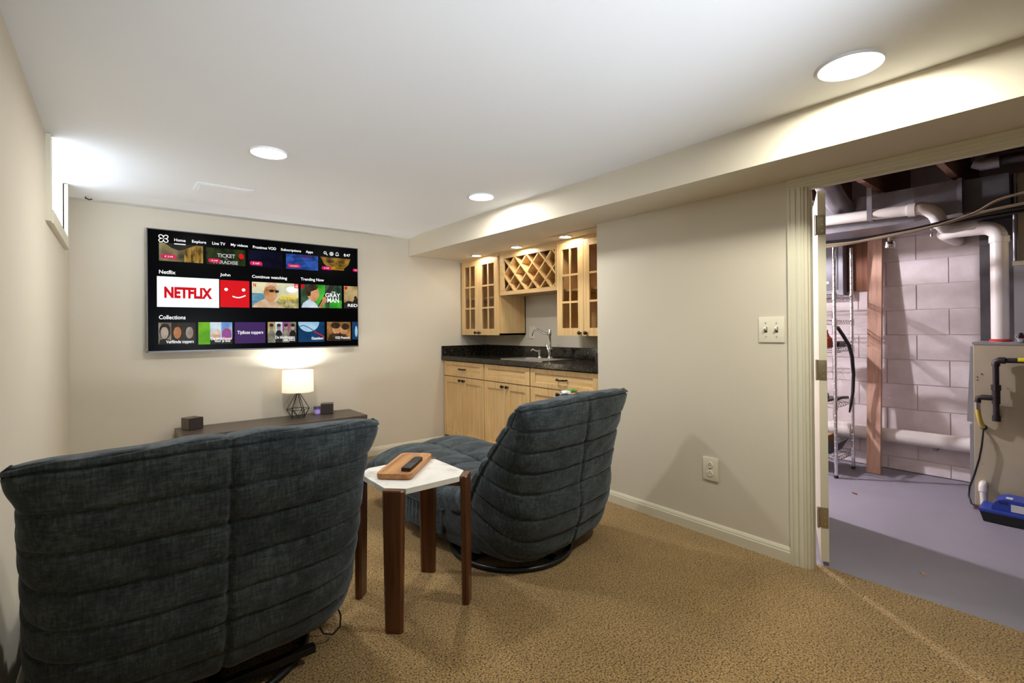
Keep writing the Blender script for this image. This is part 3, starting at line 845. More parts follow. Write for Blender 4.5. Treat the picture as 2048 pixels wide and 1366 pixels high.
# bottom row
text('Collections', (.068, .243, .230, .273), 's_white', .014)
for a0_, a1_, sk, bg in ((.065, .142, 's_skin_pale', 's_olive'), (.142, .222, 's_skin', 's_dark'), (.222, .294, 's_skin_pale', 's_dark')):
    c = (a0_, .058, a1_, .219); rect(c, bg); m_ = (a0_+a1_)/2
    ell(m_, .155, .034, .060, 's_hair', lay=2); ell(m_-.003, .143, .024, .045, sk, lay=3)
    shp([(a0_, .058), (m_-.03, .092), (m_, .10), (m_+.03, .092), (a1_, .058)], c, 's_dark', lay=2)
    shp([(m_-.03, .18), (m_-.02, .205), (m_+.02, .205), (m_+.03, .178), (m_, .186)], c, 's_hair', lay=4)
rect((.222, .190, .294, .219), 's_dark', lay=5)
text('Verfilmde toppers', (.110, .058, .281, .089), 's_white', .008)
rect((.311, .052, .388, .222), 's_green'); rect((.388, .052, .463, .222), 's_paleblue'); rect((.463, .052, .538, .222), 's_blue')
ell(.425, .125, .034, .045, 's_mix', lay=2); ell(.50, .125, .034, .050, 's_mix2', lay=2); rect((.388, .052, .538, .092), 's_dark', lay=2)
text('De musthaves', (.393, .084, .532, .107), 's_white', .008); text('voor je kids', (.418, .061, .524, .086), 's_white', .008)
rect((.556, .053, .777, .223), 's_purple'); text('Tijdloze toppers', (.573, .120, .760, .154), 's_white', .008)
for i, (a0_, a1_) in enumerate(((.795, .852), (.852, .908), (.908, .962), (.962, 1.017))):
    c = (a0_, .054, a1_, .225); rect(c, ['s_sand', 's_paleblue', 's_mix2', 's_olive'][i]); m_ = (a0_+a1_)/2
    ell(m_, .180, .015, .026, 's_skin_pale', lay=3); ell(m_, .198, .016, .014, 's_hair', lay=4)
    shp([(a0_, .054), (a0_+.002, .13), (m_-.01, .158), (m_+.01, .158), (a1_-.002, .13), (a1_, .054)], c, 's_dark' if i % 2 else 's_olive', lay=2)
text('De blockbusters', (.854, .086, 1.004, .110), 's_white', .008); text('van 2022', (.917, .066, 1.006, .088), 's_white', .008)
c = (1.034, .053, 1.254, .226); rect(c, 's_navy')
shp([(1.12+.088*math.cos(a), .226+.085*math.sin(a)) for a in [PI+PI*i/16 for i in range(17)]], c, 's_moon', lay=2)
stroke([(1.04, .185), (1.075, .197), (1.10, .187), (1.14, .165), (1.165, .145)], .0028, 's_dark', 'poster_shape', 4); stroke([(1.165, .145), (1.195, .125), (1.225, .112), (1.25, .09)], .0045, 's_red', 'poster_shape', 4)
text('Klassiekers', (1.144, .072, 1.242, .096), 's_white', .008)
c = (1.275, .058, 1.488, .227); rect(c, 's_amber'); ell(1.36, .165, .038, .048, 's_skin', lay=3); ell(1.425, .155, .034, .044, 's_skin', lay=3)
ell(1.352, .195, .042, .028, 's_hair', lay=4); ell(1.438, .185, .036, .030, 's_hair', lay=4); shp([(1.275, .058), (1.30, .115), (1.36, .125), (1.44, .115), (1.488, .058)], c, 's_hair', lay=4)
text('VOD Premium', (1.346, .074, 1.476, .097), 's_white', .008); rect((1.502, .067, 1.553, .228), 's_navy'); ell(1.54, .14, .012, .05, 's_moon', lay=2)

# ------------------------------------------------------------------ media console and what stands on it
CZ = .473
t = thing('media_console', 'low dark brown media console under the television', 'console', (1.0, 4.25, 0))
mb = MB().box(.325, 1.66, 4.04, 4.455, CZ-.03, CZ, bev=.003)
mb.build('top', 'console', t)
mb = MB().box(.328, .35, 4.045, 4.452, .03, CZ-.03).box(1.635, 1.657, 4.045, 4.452, .03, CZ-.03).box(.35, 1.635, 4.06, 4.452, .03, .055).box(.35, 1.635, 4.44, 4.452, .055, CZ-.03).box(.985, 1.005, 4.06, 4.44, .055, CZ-.03)
mb.build('carcass', 'console', t)
for i in range(3):
    a = .353+i*.4275
    d_ = box(a, a+.422, 4.043, 4.060, .06, CZ-.034, bev=.002).build('door', 'console', t)
    MB().tube([(a+.18, 4.043, .40), (a+.18, 4.028, .40), (a+.24, 4.028, .40), (a+.24, 4.043, .40)], .004).build('handle', 'black_metal', d_)
for xx in (.36, 1.60):
    for yy in (4.06, 4.41):
        box(xx, xx+.03, yy, yy+.03, 0, .03).build('foot', 'console', t)
def speaker(cx, cy, ang, label):
    s = thing('speaker', label, 'speaker', (cx, cy, CZ), ang, 'small satellite speakers on the console')
    MB().box(-.05, .05, -.045, .05, .002, .088, bev=.004).build('cabinet', 'speaker_side', s, local=True)
    MB().box(-.05, .05, -.056, -.0455, .002, .088, bev=.003).build('grille', 'speaker', s, local=True)
    MB().box(-.04, .04, -.04, .04, 0, .002).build('foot_pad', 'black_plastic', s, local=True)
speaker(.425, 4.335, math.radians(25), 'small dark speaker at the left end of the console')
speaker(1.425, 4.36, math.radians(-22), 'small dark speaker beside the purple candle jar')
t = thing('candle_jar', 'purple candle jar between the lamp and the right speaker', 'candle', (1.335, 4.35, CZ))
MB().lathe([(.025, CZ), (.027, CZ+.004), (.027, CZ+.052), (.024, CZ+.056)], (1.335, 4.35, 0), 28).build('jar', 'candle', t, smooth=True)
MB().lathe([(.0274, CZ+.012), (.0274, CZ+.042)], (1.335, 4.35, 0), 28).build('label_band', 'candle_label', t, smooth=True)
MB().lathe([(.0275, CZ+.052), (.0275, CZ+.066), (.0255, CZ+.069), (.0001, CZ+.069)], (1.335, 4.35, 0), 28).build('lid', 'candle_lid', t, smooth=True)

# table lamp
lx, ly = 1.17, 4.315
t = thing('table_lamp', 'lit table lamp with white drum shade and black wire diamond base', 'lamp', (lx, ly, CZ))
mb = MB()
n6 = 6
bot = [(lx+.055*math.cos(2*PI*i/n6+.3), ly+.055*math.sin(2*PI*i/n6+.3), CZ+.004) for i in range(n6)]
mid = [(lx+.088*math.cos(2*PI*(i+.5)/n6+.3), ly+.088*math.sin(2*PI*(i+.5)/n6+.3), CZ+.070) for i in range(n6)]
top = (lx, ly, CZ+.205)
for i in range(n6):
    j = (i+1) % n6
    for a, b_ in ((bot[i], bot[j]), (mid[i], mid[j]), (bot[i], mid[i]), (bot[j], mid[i])):
        mb.cyl(a, b_, .0026, n=8)
    e = Vector(top)+Vector((.012*math.cos(2*PI*(i+.5)/n6+.3), .012*math.sin(2*PI*(i+.5)/n6+.3), 0))
    mb.cyl(mid[i], e, .0026, n=8)
mb.build('wire_base', 'wire_black', t, smooth=True)
MB().lathe([(.016, CZ+.198), (.016, CZ+.212), (.010, CZ+.216), (.010, CZ+.245), (.0001, CZ+.246)], (lx, ly, 0), 20).build('socket', 'black_metal', t, smooth=True)
MB().lathe([(.123, CZ+.215), (.120, CZ+.392), (.1195, CZ+.392), (.1225, CZ+.215)], (lx, ly, 0), 48).build('shade', 'shade', t, smooth=True)
mb = MB().tube([(lx+.1205*math.cos(2*PI*i/40), ly+.1205*math.sin(2*PI*i/40), CZ+.392) for i in range(40)], .0015, 6, True)
for k in range(3):
    a = 2*PI*k/3
    mb.cyl((lx, ly, CZ+.24), (lx+.12*math.cos(a), ly+.12*math.sin(a), CZ+.235), .0012, n=6)
mb.build('shade_ring', 'wire_black', t)
MB().tube([(lx, ly, CZ+.2), (lx+.01, ly, CZ+.15), (lx+.028, ly+.01, CZ+.08), (lx+.05, ly+.04, CZ+.008), (lx+.06, ly+.1, CZ+.004)], .003, 8).build('cord', 'wire_black', t, smooth=True)
MB().lathe([(.0001, CZ+.245), (.013, CZ+.25), (.022, CZ+.275), (.030, CZ+.30), (.026, CZ+.325), (.0001, CZ+.338)], (lx, ly, 0), 20).build('bulb', 'lens_bar', t, smooth=True)
li = bpy.data.lights.new('bulb_light', 'POINT'); li.energy = LAMP_W; li.color = (1, .97, .93); li.shadow_soft_size = .035
lo = bpy.data.objects.new('bulb_light', li); COL.objects.link(lo); lo.parent = t; lo.location = (0, 0, .345)

# ------------------------------------------------------------------ recliners
RINGS = [  # rear(y,z), side seam(y,z), front(y,z), half width
    ((-.508, .893), (-.465, .906), (-.418, .892), .435),
    ((-.520, .868), (-.458, .872), (-.392, .860), .458),
    ((-.512, .750), (-.390, .775), (-.318, .765), .448),
    ((-.488, .640), (-.322, .685), (-.252, .675), .450),
    ((-.472, .530), (-.255, .595), (-.186, .592), .452),
    ((-.460, .425), (-.192, .505), (-.122, .520), .454),
    ((-.445, .320), (-.142, .415), (-.060, .456), .455),
    ((-.415, .205), (-.102, .330), (.002, .408), .454),
    ((-.375, .105), (-.030, .262), (.085, .380), .446),
    ((-.210, .046), (.110, .240), (.200, .384), .436),
    ((.160, .050), (.260, .240), (.320, .398), .438),
    ((.390, .050), (.425, .248), (.460, .414), .440),
    ((.590, .060), (.600, .262), (.620, .428), .438),
    ((.665, .205), (.745, .305), (.770, .432), .428),
    ((.840, .200), (.890, .295), (.910, .412), .412),
    ((1.000, .170), (1.040, .245), (1.045, .350), .390),
    ((1.060, .195), (1.085, .230), (1.085, .270), .350),
]
def cr(p0, p1, p2, p3, t):
    return .5*((2*p1)+(-p0+p2)*t+(2*p0-5*p1+4*p2-p3)*t*t+(-p0+3*p1-3*p2+p3)*t**3)
def recliner_mesh(name, tweak, sub=12, nth=96):
    rows = []
    flat_ = [[*tweak.get(i, r[0]), *r[1], *r[2], r[3]] for i, r in enumerate(RINGS)]
    K = len(flat_)
    for k in range(K-1):
        for s in range(sub if k < K-2 else sub+1):
            u = s/sub
            q = [flat_[max(0, k-1)], flat_[k], flat_[k+1], flat_[min(K-1, k+2)]]
            rows.append((k+u, [cr(q[0][i], q[1][i], q[2][i], q[3][i], u) for i in range(7)]))
    bm = bmesh.new()
    grid = []
    par = []
    e = .48
    xf = [0, .008, .016, .026, .04, .06, .09, .13]+[.18+.06*i for i in range(12)]+[.88]
    q1 = [math.acos(x**(1/e)) if x > 0 else PI/2 for x in xf]
    a_end = q1[-1]
    q_end = math.sin(a_end)**e
    q1 += [math.asin(q**(1/e)) for q in (.02, .04, .07, .11, .16, .22, .29, .37, .46, .55, .64, .72) if q < q_end-.04]
    q1 = sorted(set(q1))                      # 0 < a <= pi/2
    angs = [0]+q1[:-1]+[PI/2]+[PI-a for a in reversed(q1[:-1])]
    angs = angs+[PI]+[PI+a for a in angs[1:]]
    nth = len(angs)
    for tt, v in rows:
        row = []
        ry, rz, sy_, sz_, fy_, fz_, wd = v
        for j in range(nth):
            a = angs[j]
            c_, s_ = math.cos(a), math.sin(a)
            if abs(c_) < 1e-9: c_ = 0.0
            if abs(s_) < 1e-9: s_ = 0.0
            X = wd*math.copysign(abs(c_)**e, c_)
            q = abs(s_)**e
            if s_ < 0: y = sy_+(ry-sy_)*q; z = sz_+(rz-sz_)*q
            else: y = sy_+(fy_-sy_)*q; z = sz_+(fz_-sz_)*q
            ax = abs(X)/wd
            if tt < 2.2:      # pulled-out corners, dip at the centre seam
                k_ = max(0, 1-tt/2.2)
                ear = max(0, (ax-.80)/.20)
                X *= 1+.045*k_*ear**1.2
                z -= .024*k_*ear**2
                z -= .007*k_*math.exp(-(X/.06)**2)
                z += .006*k_*math.cos(X*9)*(1-ear)
            # the back hugs the sitter a little
            if tt < 8: y += .018*(ax**2)*(1 if s_ < 0 else .6)
            # two-hump seat
            if tt > 8.5 and s_ > 0: z += .022*q*math.sin(min(1, abs(X)/wd*1.15)*PI)-.012*q
            row.append(bm.verts.new((X, y, z)))
            par.append((tt, a, X, s_, c_))
        grid.append(row)
    nr = len(grid)
    for i in range(nr-1):
        for j in range(nth):
            bm.faces.new((grid[i][j], grid[i][(j+1) % nth], grid[i+1][(j+1) % nth], grid[i+1][j]))
    hn = nth//2
    for g in (grid[0], grid[-1]):
        for i in range(hn):
            q = [g[i], g[i+1], g[(nth-i-1) % nth], g[(nth-i) % nth]]
            q = list(dict.fromkeys(q))
            if len(q) > 2: bm.faces.new(q)
    bmesh.ops.recalc_face_normals(bm, faces=bm.faces[:])
    bm.normal_update()
    allv = [v for r in grid for v in r]
    e = .48
    rnd = random.Random(3)
    ph = [rnd.uniform(0, 6.28) for _ in range(40)]
    newc = []
    for v, (tt, a, X, s_, c_) in zip(allv, par):
        k = round(tt)
        under = (tt > 8.2 and s_ < -.15)
        d = 0
        # cushion puff between channels
        if not under:
            fr = abs(math.sin(PI*tt))
            if .9 < tt < 16: d += (.0045 if s_ < .1 else .009)*fr**.6
            if 1 <= k <= 15 and not (k > 8 and k % 2):
                dt = (tt-k)
                d -= (.0075 if s_ < .1 else .011)*math.exp(-(dt/.05)**2)
                # soft gathers beside the seam
                d += .0016*math.sin(X*70+ph[k]+3*math.sin(X*9+k))*math.exp(-(dt/.3)**2)
            # centre seam
            if abs(s_) > .3: d -= (.011*math.exp(-(X/.009)**2) - .003*math.exp(-(X/.06)**2))*min(1, .35+.4*tt)
        # side seam between front and back covers
        d -= (.014*math.exp(-(abs(s_)**e/.07)**2)-.004*math.exp(-(abs(s_)**e/.3)**2)) if tt < 8.6 else 0
        if tt < 1.3: d -= .004*math.exp(-((tt-1)/.05)**2)
        d += .0028*math.sin(X*23+tt*5.1)*math.sin(tt*3.3+X*11)
        newc.append(v.co + v.normal*d)
    for v, c_ in zip(allv, newc): v.co = c_
    me = bpy.data.meshes.new(name)
    bm.to_mesh(me); bm.free()
    me.polygons.foreach_set('use_smooth', [True]*len(me.polygons))
    me.materials.append(MATS['chenille'])
    return me
RM = [recliner_mesh('cushion_body', {6: (-.440, .330), 7: (-.405, .225), 8: (-.335, .135), 9: (-.150, .075)}),      # upright
      recliner_mesh('cushion_body', {6: (-.460, .295), 7: (-.430, .180), 8: (-.380, .072), 9: (-.225, .026)})]      # tilted back
def pocket_mesh():
    """gathered pocket: rippled sheet bulging from the side panel (facing -x)"""
    vs = []; fs = []; nx, nz = 60, 12
    for i in range(nx+1):
        for j in range(nz+1):
            y = .14+.36*i/nx; z = .10+.135*j/nz
            u = j/nz
            edge = math.sin(PI*i/nx)**.5
            x = -.442-.018*edge*(1-.5*u) - .006*math.sin(i*1.05+.6*math.sin(i*.37))*u*edge
            vs.append((x, y, z))
    for i in range(nx):
        for j in range(nz):
            a = i*(nz+1)+j
            fs.append((a, a+1, a+nz+2, a+nz+1))
    m_ = MB(); m_.add(vs, fs)
    # inner sheet gives the pocket thickness
    o = len(vs)
    m_.add([(x+.010, y, z) for x, y, z in vs], fs)
    return m_
def recliner(loc, rz, label, loop, off=(0, 0)):
    t = thing('recliner', label, 'armchair', loc, rz, 'matching swivel recliners')
    b_ = bpy.data.objects.new('cushion_body', RM[0] if loop else RM[1]); COL.objects.link(b_); b_.parent = t
    pocket_mesh().build('side_pocket', 'chenille', t, smooth=True, local=True)
    m_ = MB().tube([(-.444, .13+.37*i/20, .238-.004*math.sin(PI*i/20)) for i in range(21)], .0055, 8)
    m_.build('pocket_hem', 'chenille', t, smooth=True, local=True)
    # swivel base
    rg = MB().tube([(off[0]+.335*math.cos(2*PI*i/64), off[1]+.335*math.sin(2*PI*i/64)-.02, .0145) for i in range(64)], .0145, 10, True)
    rg.build('base_ring', 'black_metal', t, smooth=True, local=True)
    cr_ = MB().box(off[0]-.325, off[0]+.325, off[1]-.04, off[1], .012, .030, bev=.003).box(off[0]-.02, off[0]+.02, off[1]-.345, off[1]+.305, .012, .030, bev=.003)
    cr_.build('cross_bar', 'black_metal', t, local=True)
    MB().lathe([(.05, .03), (.05, .075), (.09, .08), (.09, .10)], (0, -.02, 0), 24).build('swivel_hub', 'black_metal', t, smooth=True, local=True)
    for ya in (-.30, .24): MB().box(-.30, .30, ya, ya+.03, .040, .066, bev=.003).build('seat_rail', 'black_metal', t, local=True)
    MB().box(-.425, .425, -.14, .615, .046, .30, bev=.06).build('base_panel', 'chenille', t, smooth=True, local=True)
    if loop:
        MB().tube([(.405, -.20, .14), (.425, -.205, .085), (.42, -.21, .045), (.39, -.215, .028), (.355, -.215, .045), (.335, -.21, .09)], .0035, 8).build('release_loop', 'wire_black', t, smooth=True, local=True)
    return t
recliner((.245, 2.115, 0), math.radians(1.0), 'dark slate blue recliner in the left foreground, seen from behind before the television', True)
rq = recliner((1.79, 2.195, 0), math.radians(7), 'dark slate blue recliner right of the side table, seen from its left rear', False, (-.10, -.03))

rq.scale = (.955, 1, .962)
# folded cloth lying over the far recliner's headrest
t = thing('folded_cloth', 'small white and green cloth on top of the right recliner', 'cloth', (1.80, 1.74, .87))
fc = t
def cloth(cx, cy, cz, rx, ry, rz_, mt, nm, seed):
    rr = random.Random(seed); vs = []; fs = []; n, m_ = 16, 8
    for i in range(m_+1):
        for j in range(n):
            th, ph = PI*i/m_, 2*PI*j/n
            k = 1+.25*rr.uniform(-1, 1)
            vs.append((cx+rx*math.sin(th)*math.cos(ph)*k, cy+ry*math.sin(th)*math.sin(ph)*k, cz+rz_*math.cos(th)*k))
    for i in range(m_):
        for j in range(n):
            fs.append((i*n+j, i*n+(j+1) % n, (i+1)*n+(j+1) % n, (i+1)*n+j))
    MB().add(vs, fs).build(nm, mt, fc, smooth=True)

# ------------------------------------------------------------------ side table with tray and remote
tx, ty, hs, cut, tz = 1.022, 1.985, .190, .064, .562
t = thing('side_table', 'marble-topped side table with four walnut board legs between the recliners', 'table', (tx, ty, 0))
oct_ = [(-hs+cut, -hs), (hs-cut, -hs), (hs, -hs+cut), (hs, hs-cut), (hs-cut, hs), (-hs+cut, hs), (-hs, hs-cut), (-hs, -hs+cut)]
MB().prism([(tx+a, ty+b_) for a, b_ in oct_], tz-.022, tz, 'z').build('marble_top', 'marble', t)
for sx_, sy_ in ((-1, -1), (1, -1), (1, 1), (-1, 1)):
    d_ = Vector((sx_, sy_)).normalized(); n_ = Vector((-d_.y, d_.x))
    rad = (hs-cut/2)*math.sqrt(2)
    mb = MB()
    def ringp(z, r0, r1, hw_, ch=.009):
        out = []
        for r_, w_ in ((r0, hw_-ch), (r0+ch, hw_), (r1-ch, hw_), (r1, hw_-ch), (r1, -hw_+ch), (r1-ch, -hw_), (r0+ch, -hw_), (r0, -hw_+ch)):
            p = d_*r_+n_*w_
            out.append((tx+p.x, ty+p.y, z))
        return out
    secs = [ringp(0, rad+.004, rad+.036, .036), ringp(tz-.15, rad+.001, rad+.035, .042), ringp(tz-.005, rad+.001, rad+.034, .044), ringp(tz, rad+.004, rad+.031, .042)]
    vs = [p for s_ in secs for p in s_]; fs = [tuple(range(8))[::-1], tuple(range(24, 32))]
    for k in range(3): fs += [(k*8+i, k*8+(i+1) % 8, k*8+8+(i+1) % 8, k*8+8+i) for i in range(8)]
    mb.add(vs, fs).build('leg', 'walnut', t)
for sg in (1, -1):
    a, b_ = Vector((tx-.165, ty-.165*sg)), Vector((tx+.165, ty+.165*sg))
    n_ = Vector((-(b_-a).y, (b_-a).x)).normalized()*.013
    MB().prism([(a.x+n_.x, a.y+n_.y), (b_.x+n_.x, b_.y+n_.y), (b_.x-n_.x, b_.y-n_.y), (a.x-n_.x, a.y-n_.y)], tz-.052 if sg > 0 else tz-.0521, tz-.0225, 'z').build('cross_rail', 'walnut', t)
# corner gussets
tr_c = (1.030, 2.063)
rr = thing('wooden_tray', 'rounded wooden serving tray on the marble side table', 'tray', (*tr_c, tz), math.radians(45.5))
def rrect(hx_, hy_, r_, n=8):
    p = []
    for cx, cy, a0_ in ((hx_-r_, hy_-r_, 0), (-hx_+r_, hy_-r_, 90), (-hx_+r_, -hy_+r_, 180), (hx_-r_, -hy_+r_, 270)):
        for i in range(n+1):
            a = math.radians(a0_+90*i/n); p.append((cx+r_*math.cos(a), cy+r_*math.sin(a)))
    return p
def loft(levels, closed_bottom=True, closed_top=True):
    n = len(levels[0][0]); vs = []; fs = []
    for poly, z in levels: vs += [(a, b_, z) for a, b_ in poly]
    for k in range(len(levels)-1): fs += [(k*n+i, k*n+(i+1) % n, (k+1)*n+(i+1) % n, (k+1)*n+i) for i in range(n)]
    fs += [tuple(range(n))[::-1], tuple((len(levels)-1)*n+i for i in range(n))]
    return MB().add(vs, fs)
HX, HY = .178, .078
loft([(rrect(HX-.004, HY-.004, .022), .001), (rrect(HX, HY, .026), .005), (rrect(HX, HY, .026), .024), (rrect(HX-.002, HY-.002, .025), .026),
      (rrect(HX-.010, HY-.010, .019), .026), (rrect(HX-.014, HY-.014, .016), .0235), (rrect(HX-.018, HY-.018, .013), .019)]).build('tray_body', 'acacia', rr, local=True, smooth=True)
rm = thing('remote_control', 'black remote control lying in the wooden tray', 'remote', (1.040, 2.020, tz+.019), math.radians(45))
MB().box(-.095, .095, -.021, .021, .001, .017, bev=.004).build('shell', 'remote_black', rm, local=True, smooth=True)
for i in range(5):
    for j in range(3):
        MB().lathe([(.0045, .017), (.004, .0185), (.0001, .0188)], (-.005+i*.016, -.012+j*.012, 0), 10).build('button', 'remote_button', rm, local=True, smooth=True)
MB().lathe([(.013, .017), (.012, .0188), (.0001, .019)], (.080, 0, 0), 20).build('navigation_ring', 'remote_button', rm, local=True, smooth=True)
cloth(1.775, 1.775, .872, .035, .02, .010, 'towel_white', 'white_fold', 1)
cloth(1.83, 1.782, .876, .032, .016, .010, 'towel_green', 'green_fold', 2)

# ------------------------------------------------------------------ utility room
# wire shelving unit
t = thing('wire_shelf', 'chrome wire shelving unit just inside the utility doorway', 'shelving', (4.6, 1.85, 0))
SX0, SX1, SY0, SY1 = 4.42, 4.82, 1.405, 2.30
for px_, py_ in ((SX0, SY0), (SX1, SY0), (SX0, SY1), (SX1, SY1)):
    p = MB().cyl((px_, py_, .02), (px_, py_, 1.86), .0125, n=16)
    for k in range(1, 36): p.lathe([(.0125, .03+k*.0508), (.0136, .033+k*.0508), (.0125, .036+k*.0508)], (px_, py_, 0), 16)
    po = p.build('post', 'chrome', t, smooth=True)
    MB().lathe([(.016, 0), (.016, .012), (.010, .022)], (px_, py_, 0), 16).build('foot', 'black_plastic', po, smooth=True)
shelf_z = [.125, .55, .99, 1.215, 1.42]
for z in shelf_z:
    mb = MB()
    for (a, b_) in (((SX0, SY0), (SX1, SY0)), ((SX0, SY1), (SX1, SY1)), ((SX0, SY0), (SX0, SY1)), ((SX1, SY0), (SX1, SY1))):
        for dz_ in (0, .032): mb.cyl((*a, z+dz_), (*b_, z+dz_), .0035, n=8)
        L_ = (Vector(b_)-Vector(a)).length; n_ = int(L_/.028)
        pts = []
        for i in range(n_+1):
            q = Vector(a).lerp(Vector(b_), i/n_); pts.append((q.x, q.y, z+(.032 if i % 2 else 0)))
        mb.tube(pts, .002, 6)
    yy = SY0+.03
    while yy < SY1-.01:
        mb.cyl((SX0, yy, z+.034), (SX1, yy, z+.034), .0022, n=6); yy += .03
    for px_, py_ in ((SX0, SY0), (SX1, SY0), (SX0, SY1), (SX1, SY1)): mb.cyl((px_, py_, z-.012), (px_, py_, z+.045), .0175, n=14)
    mb.build('shelf', 'chrome', t, smooth=True)
# things on the shelves
c_ = tag(MB().lathe([(.045, 1.027), (.05, 1.032), (.05, 1.10), (.03, 1.125), (.022, 1.15), (.022, 1.17), (.0001, 1.172)], (4.50, 1.50, 0), 24).build('red_bottle', 'red_paint', smooth=True), 'red bottle on the upper wire shelf behind the door', 'bottle')
t = thing('tool_case', 'flat black tool tray on the upper wire shelf', 'tray', (4.66, 1.52, 1.027))
MB().box(4.57, 4.79, 1.425, 1.64, 1.028, 1.040, bev=.004).box(4.60, 4.78, 1.43, 1.60, 1.040, 1.075, bev=.012).build('case', 'black_plastic', t)
tag(MB().tube([(4.47, 1.40, 1.19), (4.55, 1.39, 1.13), (4.62, 1.37, 1.05), (4.68, 1.365, .95), (4.71, 1.365, .80), (4.71, 1.37, .66), (4.69, 1.38, .55), (4.67, 1.385, .49)], [.014, .014, .014, .014, .013, .012, .010, .006], 10).build('black_strap', 'black_plastic', smooth=True), 'black rubber strap hanging down from the wire shelf', 'strap')
t = thing('black_hardware', 'black hardware pieces on the middle wire shelf', 'hardware', (4.62, 1.6, .587))
MB().box(4.45, 4.75, 1.47, 1.60, .587, .605, bev=.004).box(4.48, 4.58, 1.50, 1.66, .605, .65, bev=.008).tube([(4.5, 1.43, .60), (4.6, 1.42, .615), (4.78, 1.43, .60)], .012).build('pieces', 'black_plastic', t, smooth=True)
t = thing('roasting_pan', 'black shallow pan on the lowest wire shelf', 'pan', (4.6, 1.6, .162))
MB().add([(4.49,1.47,.162),(4.75,1.47,.162),(4.75,1.80,.162),(4.49,1.80,.162),(4.445,1.43,.25),(4.795,1.43,.25),(4.795,1.84,.25),(4.445,1.84,.25),(4.49,1.47,.17),(4.75,1.47,.17),(4.75,1.80,.17),(4.49,1.80,.17),(4.455,1.44,.25),(4.785,1.44,.25),(4.785,1.83,.25),(4.455,1.83,.25)],
         [(3,2,1,0),(0,1,5,4),(1,2,6,5),(2,3,7,6),(3,0,4,7),(8,9,10,11),(8,9,13,12),(9,10,14,13),(10,11,15,14),(11,8,12,15),(4,5,13,12),(5,6,14,13),(6,7,15,14),(7,4,12,15)]).build('pan', 'black_plastic', t)
tag(box(4.50, 4.70, 1.50, 1.74, .171, .30, bev=.002).build('cardboard_box', 'box_brown'), 'brown cardboard box in the black pan on the lowest shelf', 'box')

# electrical panel on its backboard
t = thing('electrical_panel', 'grey electrical breaker panel on the block wall', 'panel', (UX-.03, 1.66, 1.5))
MB().box(UX-.13, UX-.028, 1.495, 1.86, 1.47, 1.97, bev=.004).build('enclosure', 'panel_grey', t)
d_ = MB().box(UX-.136, UX-.130, 1.535, 1.80, 1.52, 1.93, bev=.002).build('door', 'panel_dark', t)
MB().box(UX-.139, UX-.136, 1.60, 1.64, 1.575, 1.60).build('latch', 'label_white', d_)
MB().box(UX-.1385, UX-.136, 1.66, 1.675, 1.575, 1.60).build('sticker', 'red_paint', d_)
tag(box(UX-.027, UX-.002, 1.345, 1.95, 1.505, 2.02).build('backboard', 'plywood'), 'dark plywood backboard behind the breaker panel', 'board')
# leaning board
mb = MB()
b0, b1 = Vector((4.80, 1.256, 0)), Vector((4.985, 1.275, 1.98))
vs = []
for p, hw_ in ((b0, .047), (b1, .050)):
    for dx_, dy_ in ((-.019, -hw_), (.019, -hw_), (.019, hw_), (-.019, hw_)): vs.append((p.x+dx_, p.y+dy_, p.z))
mb.add(vs, [(3,2,1,0),(4,5,6,7),(0,1,5,4),(1,2,6,5),(2,3,7,6),(3,0,4,7)])
tag(mb.build('wooden_board', 'lumber'), 'long raw wooden board leaning on the block wall', 'board')
# waste pipe along the wall foot
t = thing('waste_pipe', 'thick white drain pipe running low along the block wall', 'pipe', (4.94, 1.5, .24))
MB().cyl((4.955, .2, .305), (4.955, 2.85, .285), .056, n=28).build('pipe', 'pvc', t, smooth=True)
MB().cyl((4.955, 1.45, .297), (4.955, 1.60, .296), .066, n=28).build('coupling', 'pvc', t, smooth=True)
for yy in (.9, 2.0): MB().box(4.95, UX+.001, yy-.012, yy+.012, .22, .245).build('bracket', 'galvanised', t)

def elbow(c, a, b_, r_, n=8):
    """quarter bend points from c+a*r to c+b*r"""
    out = []
    c = Vector(c); a = Vector(a); b_ = Vector(b_)
    o = c+a*r_+b_*r_
    for i in range(n+1):
        th = PI/2*i/n
        out.append(o - b_*r_*math.cos(th) - a*r_*math.sin(th))
    return out
# upper vent pipe with trap bend
t = thing('vent_pipe', 'white plastic pipe slung under the joists with a drop elbow', 'pipe', (4.1, 1.5, 1.93))
MB().cyl((4.10, 2.85, 2.03), (4.10, .84, 1.968), .037, n=24).build('pipe', 'pvc', t, smooth=True)
MB().cyl((4.10, .865, 1.969), (4.10, .825, 1.967), .045, n=24).build('coupling', 'pvc', t, smooth=True)
MB().tube([(4.10, .83, 1.967), (4.10, .80, 1.968), (4.115, .765, 1.955), (4.135, .735, 1.925), (4.15, .72, 1.885), (4.165, .71, 1.85)], .042, 20).build('elbow', 'pvc', t, smooth=True)
MB().tube([(4.16, .713, 1.862), (4.19, .70, 1.835), (4.26, .67, 1.84), (4.36, .62, 1.86), (4.42, .60, 1.866)], [.040, .038, .036, .034, .034], 16).build('branch', 'pvc', t, smooth=True)
MB().box(4.06, 4.14, 1.058, 1.088, 1.93, 1.934).box(4.062, 4.066, 1.058, 1.088, 1.93, 2.16).box(4.134, 4.138, 1.058, 1.088, 1.93, 2.01).build('hanger_strap', 'galvanised', t)
